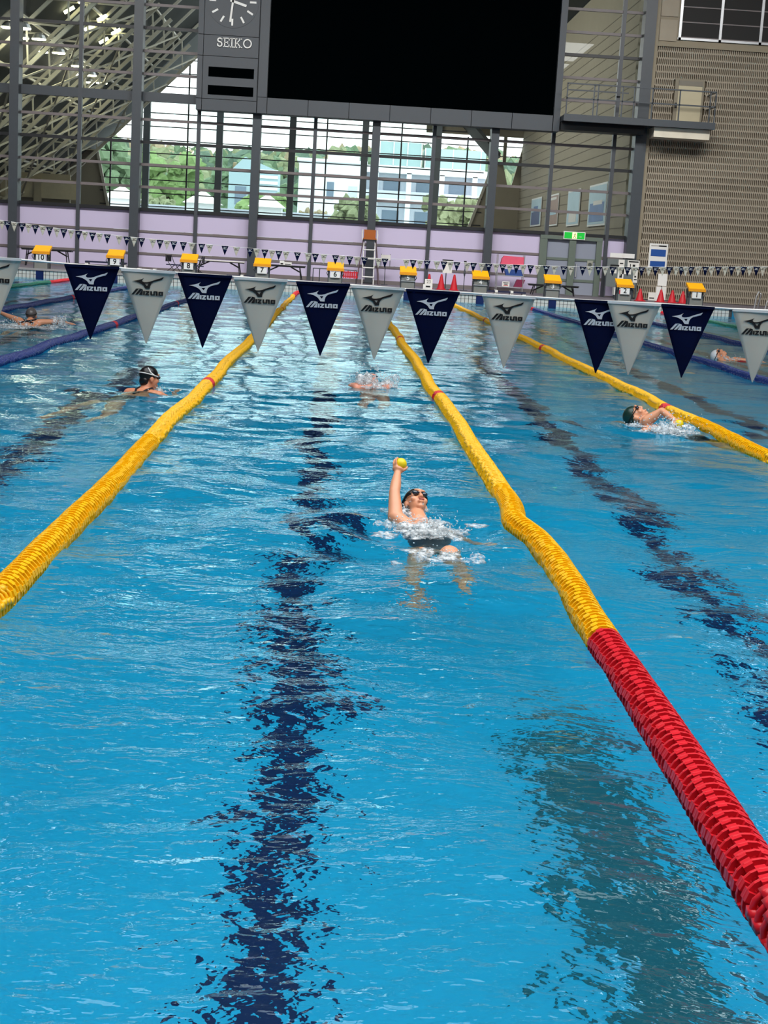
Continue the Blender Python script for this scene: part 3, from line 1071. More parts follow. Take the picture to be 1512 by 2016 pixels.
def merged(name, src, mats_src, pts, angs, parent):
    """one mesh holding copies of a float at many points"""
    sv = np.array([tuple(v.co) for v in src.vertices])
    fl_ = [list(p.vertices) for p in src.polygons]
    smi = np.array([p.material_index for p in src.polygons])
    lt = np.array([len(f) for f in fl_])
    li = np.concatenate([np.array(f) for f in fl_])
    n, nv = len(pts), len(sv)
    V = np.empty((n, nv, 3))
    for i, (p, a) in enumerate(zip(pts, angs)):
        ca, sa = math.cos(a), math.sin(a)
        V[i, :, 0] = sv[:, 0] * ca - sv[:, 2] * sa + p[0]
        V[i, :, 1] = sv[:, 1] + p[1]
        V[i, :, 2] = sv[:, 0] * sa + sv[:, 2] * ca + p[2]
    L = (li[None, :] + (np.arange(n) * nv)[:, None]).ravel()
    LT = np.tile(lt, n)
    me = bpy.data.meshes.new(name)
    me.vertices.add(n * nv)
    me.vertices.foreach_set('co', V.ravel())
    me.loops.add(len(L))
    me.loops.foreach_set('vertex_index', L)
    me.polygons.add(len(LT))
    me.polygons.foreach_set('loop_start', np.concatenate([[0], np.cumsum(LT)[:-1]]))
    me.polygons.foreach_set('loop_total', LT)
    for m_ in mats_src:
        me.materials.append(m_)
    me.polygons.foreach_set('material_index', np.tile(smi, n))
    me.update(calc_edges=True)
    o = bpy.data.objects.new(name, me)
    C.objects.link(o)
    o.parent = parent
    return stuff(o)


ROPES = [(-3, 'green', 'green lane rope nearest the left pool edge'),
         (-2, 'blue', 'dark blue lane rope behind the butterfly swimmer'),
         (-1, 'blue', 'dark blue lane rope between the butterfly and black-capped swimmers'),
         (0, 'yellow', 'yellow lane rope running up from the left picture edge'),
         (1, 'yellow', 'yellow lane rope with long red near end beside the backstroke swimmer'),
         (2, 'yellow', 'yellow lane rope right of the green-capped freestyle swimmer'),
         (3, 'blue', 'blue lane rope beside the white-capped swimmer'),
         (4, 'blue', 'blue lane rope beyond the white-capped swimmer'),
         (5, 'green', 'green lane rope nearest the right pool edge')]
for k, colr, lab in ROPES:
    X = -1.344 + 2.5 * k
    t = tag(struct('lane_rope'), lab, 'lane rope', 'lane ropes along the pool')
    del t['kind']
    t.location = (X, 0, 0)
    pts = {}
    ph = k * 1.7
    cable = []
    y0 = PY0 + .3
    n = int((PY1 - .35 - y0) / PIT)
    near_limit = {0: 11.0, 1: 9.5, 2: 14.5}.get(k, 0)
    # only floats that pass in front of the lens need be single: those past the picture's edge stay merged
    near_start = {0: 6.0, 1: 3.3, 2: 12.0}.get(k, 99)
    for i in range(n):
        y = y0 + i * PIT
        dx = .014 * math.sin(y * .9 + ph) + .007 * math.sin(y * 2.3 + ph * 2)
        if k == 1:
            dx -= .05 * math.exp(-((y - 8.35) / .35) ** 2)
        dz = .018 + .22 * water_z(X, y) + .006 * math.sin(y * 1.7 + ph)
        ss = y - PY0
        rd = ss < 5.0 or ss > 45.2 or any(abs(ss - m_) < .12 for m_ in (15, 35)) or abs(ss - 25) < .14
        c = 'red' if rd else colr
        if k in (-3, 5) and ss < 5:
            c = colr
        if i % 12 == 0:
            cable.append((dx, y, dz))
        single = near_start < y < near_limit
        a = random.uniform(-.22, .22) + math.pi / 16
        if single:
            o = bpy.data.objects.new('float_disc', FLOAT[c][0])
            C.objects.link(o)
            o.parent = t
            o.location = (dx, y, dz)
            o.rotation_euler = (0, -a, 0)
        else:
            pts.setdefault(c, []).append(((dx, y, dz), a))
    MB().tube([(0, PY0 + .02, .03)] + cable + [(0, PY1 - .02, .03)], .006, 5).build('cable', M_rope, t)
    for c, L in pts.items():
        src = FLOAT[c][1]
        merged('float_discs', src, list(src.materials), [p for p, a in L], [a for p, a in L], t)

# ================================================================== FLAGS
FW, FH = .208, .279


def flag_wave(x, z):
    return .004 * math.sin(x * 24 + z * 9) * min(1, -z / .05 + .15)


def flag_cloth(name, m):
    n, k = 8, 9
    vs, fs = [], []
    for side in (0, 1):
        for j in range(k + 1):
            t = j / k
            hw = FW / 2 * (1 - t) + .0012
            for i in range(n + 1):
                x = -hw + 2 * hw * i / n
                z = -FH * t
                vs.append((x, flag_wave(x, z) + side * .0012, z))
    N = (n + 1) * (k + 1)
    for j in range(k):
        for i in range(n):
            a = j * (n + 1) + i
            fs.append((a, a + 1, a + n + 2, a + n + 1))
            fs.append((N + a + n + 1, N + a + n + 2, N + a + 1, N + a))
    for j in range(k):
        for e in (0, n):
            a = j * (n + 1) + e
            fs.append((a, a + n + 1, N + a + n + 1, N + a))
    return MB().add(vs, fs)


E_OUT = [(320, 370), (400, 358), (480, 345), (560, 325), (610, 304), (642, 286), (606, 325), (592, 350), (592, 372), (612, 390), (650, 400), (720, 400), (800, 386), (900, 352), (1000, 321), (1090, 297), (1135, 275), (1172, 268), (1150, 305), (1115, 342), (1000, 371), (900, 396), (845, 430), (815, 470), (797, 520), (788, 582), (675, 574), (650, 538), (620, 490), (570, 450), (500, 411), (420, 386)]
E_HOLE = [(657, 440), (762, 436), (716, 506)]
LETT = [[(285, 728), (352, 728), (500, 572), (425, 570)], [(425, 570), (500, 572), (520, 590), (560, 585), (545, 572), (500, 568)], [(392, 732), (455, 732), (600, 588), (530, 572)], [(492, 738), (590, 742), (594, 700), (604, 598), (590, 595)],
        [(612, 632), (658, 634), (652, 744), (606, 742)],
        [(668, 634), (778, 640), (776, 670), (668, 664)], [(664, 718), (772, 724), (770, 755), (664, 748)], [(728, 660), (778, 664), (716, 726), (664, 722)],
        [(800, 640), (846, 642), (844, 755), (812, 752), (798, 735)], [(812, 722), (915, 727), (915, 759), (812, 752)], [(884, 650), (922, 640), (922, 759), (882, 757)], [(900, 642), (992, 646), (992, 676), (900, 672)], [(948, 646), (980, 646), (996, 660), (994, 765), (946, 763)],
        [(1020, 655), (1143, 658), (1143, 690), (1020, 686)], [(1014, 732), (1138, 738), (1136, 770), (1014, 764)], [(1020, 655), (1062, 656), (1058, 766), (1014, 764)], [(1100, 658), (1143, 658), (1138, 770), (1096, 768)]]
_ca, _sa = math.cos(math.radians(3.15)), math.sin(math.radians(3.15))


def fl_pt(p, y=0.0):
    dx, dy = p[0] - 768, p[1] - 100
    x = (dx * _ca + dy * _sa) * FW / 1457
    z = -(-dx * _sa + dy * _ca) * FW / 1457
    return (x + .0015, flag_wave(x, z) - .0012 - y, z)


def print_mesh(polys, lift=.0006):
    mb = MB()
    for q, po in enumerate(polys):
        n = len(po)
        vs = [fl_pt(p, lift + .00008 * q) for p in po] + [fl_pt(p, 0) for p in po]
        mb.add(vs, [tuple(range(n))] + [(i, (i + 1) % n, (i + 1) % n + n, i + n) for i in range(n)])
    return mb


# emblem outline split around its small triangular opening
E_A = E_OUT[:12] + [E_HOLE[0], E_HOLE[2], (716, 578)] + E_OUT[26:]
E_B = [(720, 400)] + E_OUT[12:26] + [(716, 578), E_HOLE[2], E_HOLE[1], E_HOLE[0]]
flagproto = {}
for key, m, pm in (('navy', M_navy, M_printw), ('white', M_wcloth, M_printk)):
    o = flag_cloth('pennant', m).build('pennant', m, smooth=True)
    print_mesh([E_A, E_B]).build('emblem', pm, o)
    print_mesh(LETT).build('lettering', pm, o)
    MB().box(-FW / 2, FW / 2, -.004, .004, -.006, .004).build('hem', M_rope if key == 'white' else m, o)
    flagproto[key] = o
NEAR = [('w', -1.3165, 'white pennant cut by the left picture edge on the near line'),
        ('n', -.9435, 'first navy pennant from the left on the near line'),
        ('w', -.728, 'white pennant between the first two navy pennants of the near line'),
        ('n', -.5105, 'second navy pennant from the left on the near line'),
        ('w', -.2965, 'white near pennant hanging across the left yellow rope'),
        ('n', -.055, 'third navy pennant from the left on the near line'),
        ('w', .157, 'white near pennant hanging across the middle yellow rope'),
        ('n', .3705, 'fourth navy pennant from the left on the near line'),
        ('w', .6665, 'white near pennant alone between two gaps in the line'),
        ('n', 1.0275, 'navy near pennant half covered by the next white pennant'),
        ('w', 1.1555, 'white near pennant overlapping the navy one to its left'),
        ('n', 1.3695, 'rightmost navy pennant on the near line'),
        ('w', 1.65, 'white pennant cut by the right picture edge on the near line')]
used = set()
LX = [-1.42, -1.05, -.62, -.19, .05, .27, .56, .92, 1.26, 1.54]
LZ = [1.423, 1.412, 1.402, 1.396, 1.393, 1.389, 1.387, 1.385, 1.388, 1.384]
for i, (c, x, lab) in enumerate(NEAR):
    key = 'navy' if c == 'n' else 'white'
    z = float(np.interp(x, LX, LZ)) + .002
    y = 5.74 - (.012 if i == 10 else 0)
    o = flagproto[key] if key not in used else dup(flagproto[key])
    used.add(key)
    o.location = (x, y, z)
    o.rotation_euler = (0, -math.radians(.1) + random.uniform(-.008, .008), random.uniform(-.05, .05))
    tag(o, lab, 'flag', 'near backstroke pennants')
pts = [(-11.5, 5.746, 1.75), (-6, 5.746, 1.56)] + [(a, 5.746, b + .004) for a, b in zip(LX, LZ)] + [(8, 5.746, 1.5), (14, 5.746, 1.75)]
tag(MB().tube(pts, .0042, 6).build('flag_line', M_rope), 'white cord carrying the near row of pennants', 'cord')
FAR = "w-10.26 n-10.09 w-9.89 n-9.65 w-9.46 n-9.25 w-9.03 n-8.82 w-8.6 n-8.39 w-8.17 n-7.94 w-7.75 n-7.52 w-7.31 n-7.07 w-6.71 n-6.48 w-6.26 n-6.03 w-5.69 n-5.47 w-5.26 n-5.05 n-4.76 w-4.5 n-4.2 w-3.96 n-3.49 w-3.14 n-2.72 w-2.52 n-2.27 w-2.05 n-1.84 w-1.62 n-1.27 w-.95 n-.72 w-.46 n-.1 w.11 n.34 w.56 n.79 w1.22 n1.42 w2.08 n2.29 w2.5 n2.72 w3.02 n3.24 w3.44 n3.64 w3.96 n4.15 w4.41 n4.63 w4.85 n5.06 w5.27 n5.48 w5.69 n5.92 w6.14 n6.41 w6.66 n6.95 w7.17 n7.54 w7.76 n8.03 w8.24 n8.47 w8.71 n8.93 w9.14 n9.37 w9.59 n9.8 w10.02 n10.23 w10.44 n10.6 w10.74 n10.9 w11.12 n11.35 w11.54 n11.75 w11.96 n12.17 w12.37 n12.53 w12.73 n12.94 w13.14".split()
ZX = [-10.3, -8.6, -6.7, -5, -3.5, -1.6, 1, 2.5, 5, 7, 9, 11, 13.2]
ZZ = [1.81, 1.67, 1.55, 1.48, 1.43, 1.37, 1.325, 1.34, 1.36, 1.41, 1.50, 1.62, 1.75]
for i, s in enumerate(FAR):
    key = 'navy' if s[0] == 'n' else 'white'
    x = float(s[1:])
    dup(flagproto[key], (x, 45.74 - (.01 if i % 2 else 0), float(np.interp(x, ZX, ZZ))),
        'small %s pennant on the far flag line near the starting blocks' % key, 'far %s pennants' % key, random.uniform(-.06, .06))
pts = [(-14, 45.75, 2.1)] + [(a, 45.75, b + .004) for a, b in zip(ZX, ZZ)] + [(16, 45.75, 1.95)]
tag(MB().tube(pts, .007, 6).build('flag_line', M_rope), 'thin white cord carrying the far row of pennants', 'cord')

# ================================================================== STARTING BLOCKS
BLOCK_LAB = {10: 'yellow starting block before the folding table at the far left', 9: 'yellow starting block flanked by a navy bench with white legs',
             8: 'yellow starting block between two black folding chairs', 7: 'yellow starting block just right of the third column',
             6: 'yellow starting block with red crate, left of the lifeguard chair', 5: 'yellow starting block with grey base, right of the lifeguard chair',
             4: 'yellow starting block with grey base before the fifth column', 3: 'yellow starting block standing before the low table at the glass door',
             2: 'yellow starting block in front of the notice board', 1: 'yellow starting block alone before the pierced wall, right of the cones'}
for k in range(-4, 6):
    num = 6 - k
    x = -0.094 + 2.5 * k
    heavy = num in (5, 4, 3)
    lab = BLOCK_LAB[num]
    t = thing('starting_block', lab, 'starting block', (x, PY1 + .12, ZD), 0, 'starting blocks along the far end')
    MB().prism_x([(0, .53), (.02, .60), (.55, .79), (.58, .78), (.55, .70), (.04, .51)], -.28, .28).build('platform', M_block, t)
    MB().prism_x([(-.02, .50), (-.015, .585), (.02, .60), (.04, .51)], -.30, .30).build('front_lip', mat('dark_amber_lip', (216, 142, 0), .5), t)
    MB().box(-.27, .27, .56, .6, .67, .77).build('rear_kick', M_block, t)
    for s in (-1, 1):
        MB().box(s * .22 - .03, s * .22 + .03, .06, .14, 0, .53).build('leg', M_steel, t)
        MB().box(s * .22 - .03, s * .22 + .03, .42, .5, 0, .68).build('leg', M_steel, t)
        MB().tube([(s * .25, .02, .5), (s * .29, -.03, .42), (s * .25, .02, .34)], .014, 6).build('hand_grip', M_steel, t)
    if heavy:
        MB().box(-.22, .22, .05, .5, 0, .50).build('base_box', M_grey, t)
        MB().box(-.24, .24, .02, .06, .28, .31).build('base_rib', M_alu, t)
        pl_ = MB().box(-.12, .12, .03, .05, .32, .48).build('number_plate', M_grey, t)
        text_mesh('numeral', str(num), .22, M_white, pl_, (0, .026, .40), bold=.004)
    else:
        MB().box(-.22, .22, .05, .5, 0, .27).build('base_box', M_grey, t)
        pl_ = MB().box(-.16, .16, .0, .03, .27, .49).build('number_plate', M_white, t)
        text_mesh('numeral', str(num), .24, M_printk, pl_, (0, -.004, .385), bold=.004)

# ================================================================== DECK FURNITURE


def folding_table(x0, x1, y, zt, label, topm=M_black):
    t = thing('folding_table', label, 'table', ((x0 + x1) / 2, y, ZD), 0, 'folding tables behind the blocks')
    hw, h = (x1 - x0) / 2, zt - ZD
    MB().box(-hw, hw, -.22, .22, h - .035, h).build('table_top', topm, t)
    MB().box(-hw + .02, hw - .02, -.2, .2, h - .07, h - .036).build('apron', M_black, t)
    for s in (-1, 1):
        for yy in (-.17, .17):
            MB().bar((s * (hw - .22), yy, h - .05), (s * (hw - .16 + (.04 if yy > 0 else 0)), yy, 0), .035).build('leg', M_black, t)
        MB().bar((s * (hw - .55), 0, h - .06), (s * (hw - .19), 0, h - .24), .05).build('brace', M_black, t)
        MB().bar((s * (hw - .17), -.17, .14), (s * (hw - .17), .17, .14), .025).build('stretcher', M_black, t)


folding_table(-11.6, -9.75, 55, .94, 'black folding table behind starting block ten')
folding_table(-5.3, -3.45, 55, .885, 'pale-topped folding table between blocks eight and seven', M_offw)
folding_table(-2.76, -1.2, 55, .85, 'dark folding table with white timing boxes on top')
folding_table(7.08, 8.95, 55, .69, 'low black folding table in front of the glass door')
for x, w, h, lab in ((-2.08, .16, .15, 'small white timing box, left one on dark table'), (-1.86, .28, .11, 'wide white timing printer on dark folding table')):
    t = thing('timing_box', lab, 'box', (x, 55, .85), 0, 'timing boxes on the table')
    MB().box(-w / 2, w / 2, -.12, .12, 0, h).build('case', M_white, t)
    MB().box(-w / 2 + .03, w / 2 - .03, -.126, -.12, .02, h * .45).build('panel', M_printk, t)


def bench(x0, x1, y, zt, label, joints=(), topm=M_navyb):
    t = thing('bench', label, 'bench', ((x0 + x1) / 2, y, ZD), 0, 'benches behind the blocks')
    hw, h = (x1 - x0) / 2, zt - ZD
    n = len(joints) + 1
    ed = [-hw] + [j - (x0 + x1) / 2 for j in joints] + [hw]
    for a, b in zip(ed[:-1], ed[1:]):
        MB().box(a + .03, b - .03, -.2, .2, h - .055, h).build('seat', topm, t)
    for j in ed:
        s = min(max(j, -hw + .09), hw - .09)
        MB().box(s - .06, s + .06, -.17, .17, 0, h - .055).build('leg', M_white, t)
        if j in ed[1:-1]:
            MB().box(s - .05, s + .05, -.21, .21, h - .06, h + .02).build('joint_block', M_white, t)


bench(-9.3, -7.75, 55, .60, 'navy bench with white legs behind block nine')
bench(-7.5, -5.98, 52.3, .47, 'low navy bench with white joints near second column', (-6.95, -6.4))
bench(-3.92, -2.9, 52.3, .44, 'low navy bench in front of the third column', (-3.35,))
bench(5.0, 6.68, 52.3, .42, 'low navy bench in front of the kickboard rack', (5.6, 6.15))


def folding_chair(x, y, rz, label):
    t = thing('folding_chair', label, 'chair', (x, y, ZD), rz, 'folding chairs at block eight')
    MB().box(-.2, .2, -.2, .2, .32, .36).build('seat', M_navyb, t)
    MB().box(-.2, .2, .2, .23, .45, .68).build('backrest', M_black, t)
    for s in (-1, 1):
        MB().tube([(s * .21, -.26, 0), (s * .21, .1, .42), (s * .21, .22, .7)], .013, 6).build('leg', M_black, t)
        MB().tube([(s * .21, .28, 0), (s * .21, -.16, .34)], .013, 6).build('leg', M_black, t)


folding_chair(-5.98, 54.3, 1.2, 'black folding chair left of block eight')
folding_chair(-5.12, 54.3, -1.3, 'black folding chair right of block eight')

t = thing('hurdle_rail', 'grey tube barrier behind block six', 'barrier', (0, 55, ZD))
for x in (-.92, -.68, .68):
    MB().tube([(x, 0, 0), (x, 0, .5)], .02, 6).build('post', M_steel, t)
MB().tube([(-.92, 0, .5), (.68, 0, .5)], .022, 6).build('rail', M_steel, t)
# red lettered banner hung on the barrier
t = thing('red_rack', 'red slatted crate beside block six on the barrier', 'crate', (.41, 54.9, .5))
for i in range(8):
    MB().box(-.3 + i * .078, -.3 + i * .078 + .055, -.02, .02, -.0 + .01 * (i % 2), .27 - .012 * (i % 3)).build('slat', M_cone, t)
MB().box(-.32, .34, .02, .04, .2, .235).build('crosspiece', M_cone, t)
MB().box(-.32, .34, .02, .04, .05, .085).build('crosspiece', M_cone, t)

# lifeguard chair
M_lgrey = mat('weathered_leg', (84, 66, 70), .5)
t = thing('lifeguard_chair', 'tall white ladder chair with orange back at the middle column', 'chair', (1.12, 55.9, ZD))
for s in (-1, 1):
    MB().tube([(s * .43, -.45, 0), (s * .24, -.12, 1.65)], .018, 7).build('leg', M_lgrey, t)
    MB().tube([(s * .40, .45, 0), (s * .24, .2, 1.65)], .018, 7).build('leg', M_lgrey, t)
    MB().tube([(s * .21, -.40, 0), (s * .21, -.1, 1.6)], .018, 7).build('ladder_rail', M_white, t)
    MB().tube([(s * .27, -.15, 1.62), (s * .29, -.15, 1.85), (s * .29, .2, 1.86), (s * .27, .2, 2.02)], .02, 6).build('armrest', M_white, t)
for z in (.28, .62, .95, 1.28):
    q = .22
    MB().tube([(-q, -.45 + .2 * z, z), (q, -.45 + .2 * z, z)], .024, 6).build('rung', M_white, t)
MB().box(-.26, .26, -.2, .22, 1.60, 1.66).build('seat', M_black, t)
MB().box(-.25, .25, -.2, .2, 1.66, 1.71).build('cushion', M_orange, t)
MB().box(-.22, .22, .16, .2, 1.70, 2.02).build('backrest', M_orange, t)

t = thing('notice_stand', 'white notice card on a thin post right of the lifeguard chair', 'sign', (1.78, 56.55, ZD))
MB().tube([(0, 0, 0), (0, 0, .95)], .016, 6).build('post', M_steel, t)
MB().box(-.18, .18, -.02, .0, .93, 1.13).build('card', M_offw, t)
for s in (-1, 1):
    MB().box(s * .17 - .012, s * .17 + .012, -.015, .01, .7, 1.16).build('clip_rod', M_steel, t)
MB().lathe([(.13, 0), (.13, .02)], 12).build('base', M_steel, t)


def cone(x, y, h, label, r=.15):
    t = thing('traffic_cone', label, 'cone', (x, y, ZD), 0, 'red traffic cones')
    MB().lathe([(r, .03), (.035, h * .97), (.02, h)], 16).build('cone_body', M_cone, t, smooth=False)
    MB().box(-r - .03, r + .03, -r - .03, r + .03, 0, .03).build('base', M_cone, t)


cone(3.36, 54.6, .53, 'red cone standing behind the white sign cards', .12)
cone(3.77, 54, .56, 'red cone between the sign cards and whiteboard post', .14)
cone(4.24, 54, .57, 'red cone right of the whiteboard post', .14)
cone(11.08, 54, .45, 'red cone tucked against block two')
cone(11.85, 54, .46, 'red cone directly beside the white stand')
cone(12.27, 54, .46, 'red cone midway between white stand and block one')
cone(12.66, 54, .44, 'red cone closest to block one')
cone(10.42, 54.4, .36, 'red cone half hidden under the white box table', .12)

t = thing('sign_cards', 'stack of white sign cards leaning by the red cones', 'sign', (3.3, 53.8, ZD))
MB().box(-.14, .14, .0, .03, .1, .36).build('card', M_offw, t)
MB().box(-.2, .14, -.06, -.03, 0, .17).build('card', M_white, t)
MB().box(-.1, .06, -.07, -.06, .07, .12).build('printed_bar', M_printk, t)
text_mesh('lettering', '23', .16, mat('grey_ink', (120, 116, 116), .6), t, (0, -.004, .26))

t = thing('whiteboard', 'small white board on a grey post behind the cones', 'whiteboard', (4.0, 54.5, ZD))
MB().tube([(-.04, 0, 0), (-.04, 0, .62)], .022, 6).build('post', M_steel, t)
MB().box(-.17, .17, -.02, .02, .6, 1.06).build('board', M_offw, t)
MB().box(-.2, .2, -.03, .03, 1.05, 1.09).build('top_bar', M_black, t)
MB().lathe([(.17, 0), (.17, .025)], 12).build('base', M_steel, t)

t = thing('pole_stand', 'thin dark pole stand before the fifth column', 'stand', (4.64, 54.5, ZD))
MB().tube([(0, 0, 0), (0, 0, 1.02)], .016, 6).build('pole', M_steel, t)
MB().box(-.05, .05, -.03, .03, 1.02, 1.08).build('head', M_black, t)
MB().lathe([(.02, .52), (.045, .64), (.02, .78)], 10).build('collar', M_steel, t)
MB().lathe([(.15, 0), (.15, .02)], 12).build('base', M_steel, t)

# kickboard rack
t = thing('storage_rack', 'silver wire rack of swim gear right of the fifth column', 'rack', (6.5, 56.2, ZD))
for x in (-.5, .5):
    for y in (-.2, .2):
        MB().tube([(x, y, 0), (x, y, 1.4)], .016, 6).build('upright', M_alu, t)
for z in (.2, .62, 1.02):
    MB().box(-.5, .5, -.2, .2, z - .015, z + .01).build('shelf', M_alu, t)
o = MB().prism([(-.40, 0), (.47, 0), (.47, .30), (-.28, .32), (-.36, .22)], -.15, .15).build('foam_mat', M_pink)
o.location = (6.52, 56.2, 1.335)
tag(o, 'rolled pink foam mat on top of the silver rack', 'mat')
for i in range(4):
    o = MB().box(-.32, .32, -.15, .15, 0, .055).build('kickboard', M_bluef)
    o.location = (6.66 - .02 * i, 56.2, .932 + .058 * i)
    tag(o, 'blue kickboard in the pile on the rack middle shelf', 'kickboard', 'blue kickboards')
for i in range(5):
    o = MB().prism([(-.03, 0), (.03, 0), (.14, .28), (.08, .28)], -.11, .11).build('kickboard', M_maroon)
    o.location = (6.70 + i * .062, 56.16, .515)
    tag(o, 'maroon kickboard leaning in the row on the lowest rack shelf', 'kickboard', 'maroon kickboards')
t2 = thing('rack_sign', 'small white lettered card on the front of the rack', 'sign', (6.35, 55.97, .5))
MB().box(-.14, .14, -.01, .01, 0, .2).build('card', M_offw, t2)
for z, w in ((.15, .2), (.1, .14), (.05, .17)):
    MB().box(-w / 2, w / 2, -.014, -.01, z - .012, z + .012).build('printed_bar', M_printk if z > .06 else M_cone, t2)

# exit sign
t = thing('exit_sign', 'lit green exit sign above the glass door', 'sign', (9.02, GY - .22, 2.42))
MB().box(-.42, .42, 0, .12, -.0, .30).build('housing', M_white, t)
MB().box(-.39, .39, -.012, 0, .03, .27).build('green_face', M_exit_g, t)
MB().box(-.09, .09, -.02, -.012, .035, .265).build('door_symbol', M_exit_w, t)
rm = MB()
rm.lathe([(.018, -.026), (.018, -.02)], 10, 'y', (.02, 0, .225))
for a, b in (((.01, .2), (-.005, .13)), ((-.005, .13), (.045, .10)), ((.045, .10), (.05, .055)), ((-.005, .13), (-.03, .085)), ((-.03, .085), (-.065, .075)), ((.01, .19), (.06, .165)), ((.01, .19), (-.035, .165))):
    rm.bar((a[0], -.023, a[1]), (b[0], -.023, b[1]), .02, .006)
rm.build('running_figure', mat('exit_dark_green', (0, 90, 30), .6), t)
am = MB()
am.bar((.16, -.016, .11), (.27, -.016, .11), .018, .006)
am.bar((.27, -.018, .11), (.235, -.018, .135), .018, .006)
am.bar((.27, -.020, .11), (.235, -.020, .085), .018, .006)
am.build('arrow', mat('exit_pale_green', (150, 210, 150), .6), t)

# notice board
t = thing('notice_board', 'grey notice board with pinned papers beside the corner column', 'notice board', (10.86, 56.75, ZD))
MB().box(-.62, .62, 0, .04, .42, 1.48).build('board', mat('board_grey', (104, 112, 112), .7), t)
for s in (-1, 1):
    MB().box(s * .6 - .02, s * .6 + .02, -.01, .05, 0, 1.5).build('leg', M_steel, t)
for x0, x1, z0, z1 in ((-.15, .08, .70, 1.46), (.2, .66, 1.16, 1.46), (.45, .62, .62, 1.1), (-.45, -.2, .93, 1.08), (.02, .36, .92, 1.12)):
    MB().box(x0, x1, -.012, 0, z0, z1).build('paper', M_offw, t)
for x0, x1, z0, z1 in ((-.10, .03, 1.3, 1.34), (.24, .62, 1.38, 1.43), (-.46, -.12, 1.16, 1.26), (.49, .6, .72, .76), (.5, .57, .82, .88), (-.42, -.3, .97, 1.02), (.3, .33, 1.2, 1.32), (.4, .5, 1.22, 1.3), (-.08, .02, .78, .92)):
    MB().box(x0, x1, -.016, -.012, z0, z1).build('printed_bar', M_printk, t)
t = thing('sign_strip', 'long white sign strip on top of the notice board', 'sign', (10.83, 56.72, 1.83))
MB().box(-.47, .47, 0, .04, 0, .17).build('strip', M_white, t)
MB().box(-.02, .08, -.006, 0, .02, .15).build('offwhite_patch', M_offw, t)  # small off-white patch on the strip
t = thing('white_case', 'white box on a low stand under the notice board', 'box', (10.68, 55.6, ZD))
MB().box(-.3, .3, -.2, .2, .14, .42).build('case', M_white, t)
for s in (-1, 1):
    MB().box(s * .24 - .03, s * .24 + .03, -.15, .15, 0, .14).build('leg', M_steel, t)
MB().box(-.26, .26, -.21, -.2, .38, .41).build('lid_seam', M_trans, t)

# wall poster
t = thing('wall_poster', 'tall white poster with two blue blocks on the pierced wall', 'poster', (12.28, RW - .12, 1.5))
MB().box(-.36, .36, 0, .03, 0, .95).build('sheet', M_white, t)
M_pblue = mat('poster_royal_blue', (16, 74, 150), .5, var=.05)
MB().box(-.29, .29, -.008, 0, .47, .73).build('blue_block', M_pblue, t)
MB().prism([(-.29, .09), (0, .05), (.29, .08), (.29, .29), (-.29, .28)], -.008, 0).build('blue_block', M_pblue, t)
MB().box(-.3, .0, -.008, 0, .85, .89).build('printed_bar', mat('pale_ink', (170, 168, 164), .6), t)
MB().box(.0, .3, -.008, 0, .84, .89).build('printed_bar', M_printk, t)

t = thing('sign_pillar', 'white folded sign stand between the right-hand cones', 'sign', (12.12, 55.2, ZD))
MB().box(-.17, .17, .0, .04, .58, 1.02).build('upper_board', M_white, t)
MB().box(-.22, -.03, -.08, -.04, 0, .55).build('lower_board', M_white, t)
MB().box(0, .16, -.06, -.02, .06, .56).build('lower_board', M_offw, t)
MB().box(-.5, -.22, -.1, -.06, .02, .32).build('side_card', M_offw, t)
MB().box(-.46, -.28, -.106, -.1, .09, .13).build('printed_bar', M_printk, t)
MB().box(-.02, .02, .04, .08, 0, .9).build('post', M_steel, t)

# grab rails at the pool corner
t = thing('grab_rail', 'pair of curved steel grab rails at the right pool corner', 'handrail', (14.7, 51.2, ZD))
MB().tube([(-.16, 0, 0), (-.12, 0, .45), (-.05, 0, .62), (.03, 0, .55), (.02, .25, 0)], .026, 8).build('rail', M_alu, t)
MB().tube([(.22, 0, 0), (.26, 0, .25), (.34, 0, .40), (.42, 0, .36), (.46, .0, .42)], .024, 8).build('rail', M_alu, t)

# ================================================================== PEOPLE


def unit(v):
    return Vector(v).normalized()


def ico(mb, c, ax, rad, sub):
    b = bmesh.new()
    bmesh.ops.create_icosphere(b, subdivisions=sub, radius=1)
    vs = [Vector(c) + ax[0] * (v.co.x * rad[0]) + ax[1] * (v.co.y * rad[1]) + ax[2] * (v.co.z * rad[2]) for v in b.verts]
    fs = [tuple(x.index for x in q.verts) for q in b.faces]
    b.free()
    mb.add(vs, fs)


WAX = (Vector((1, 0, 0)), Vector((0, 1, 0)), Vector((0, 0, 1)))


def cap_chain(mb, pts, rs, n=14):
    """tapered limb with round ends"""
    mb.tube(pts, list(rs), n)
    for p, r in zip(pts, rs):
        ico(mb, p, WAX, (r, r, r), 2)


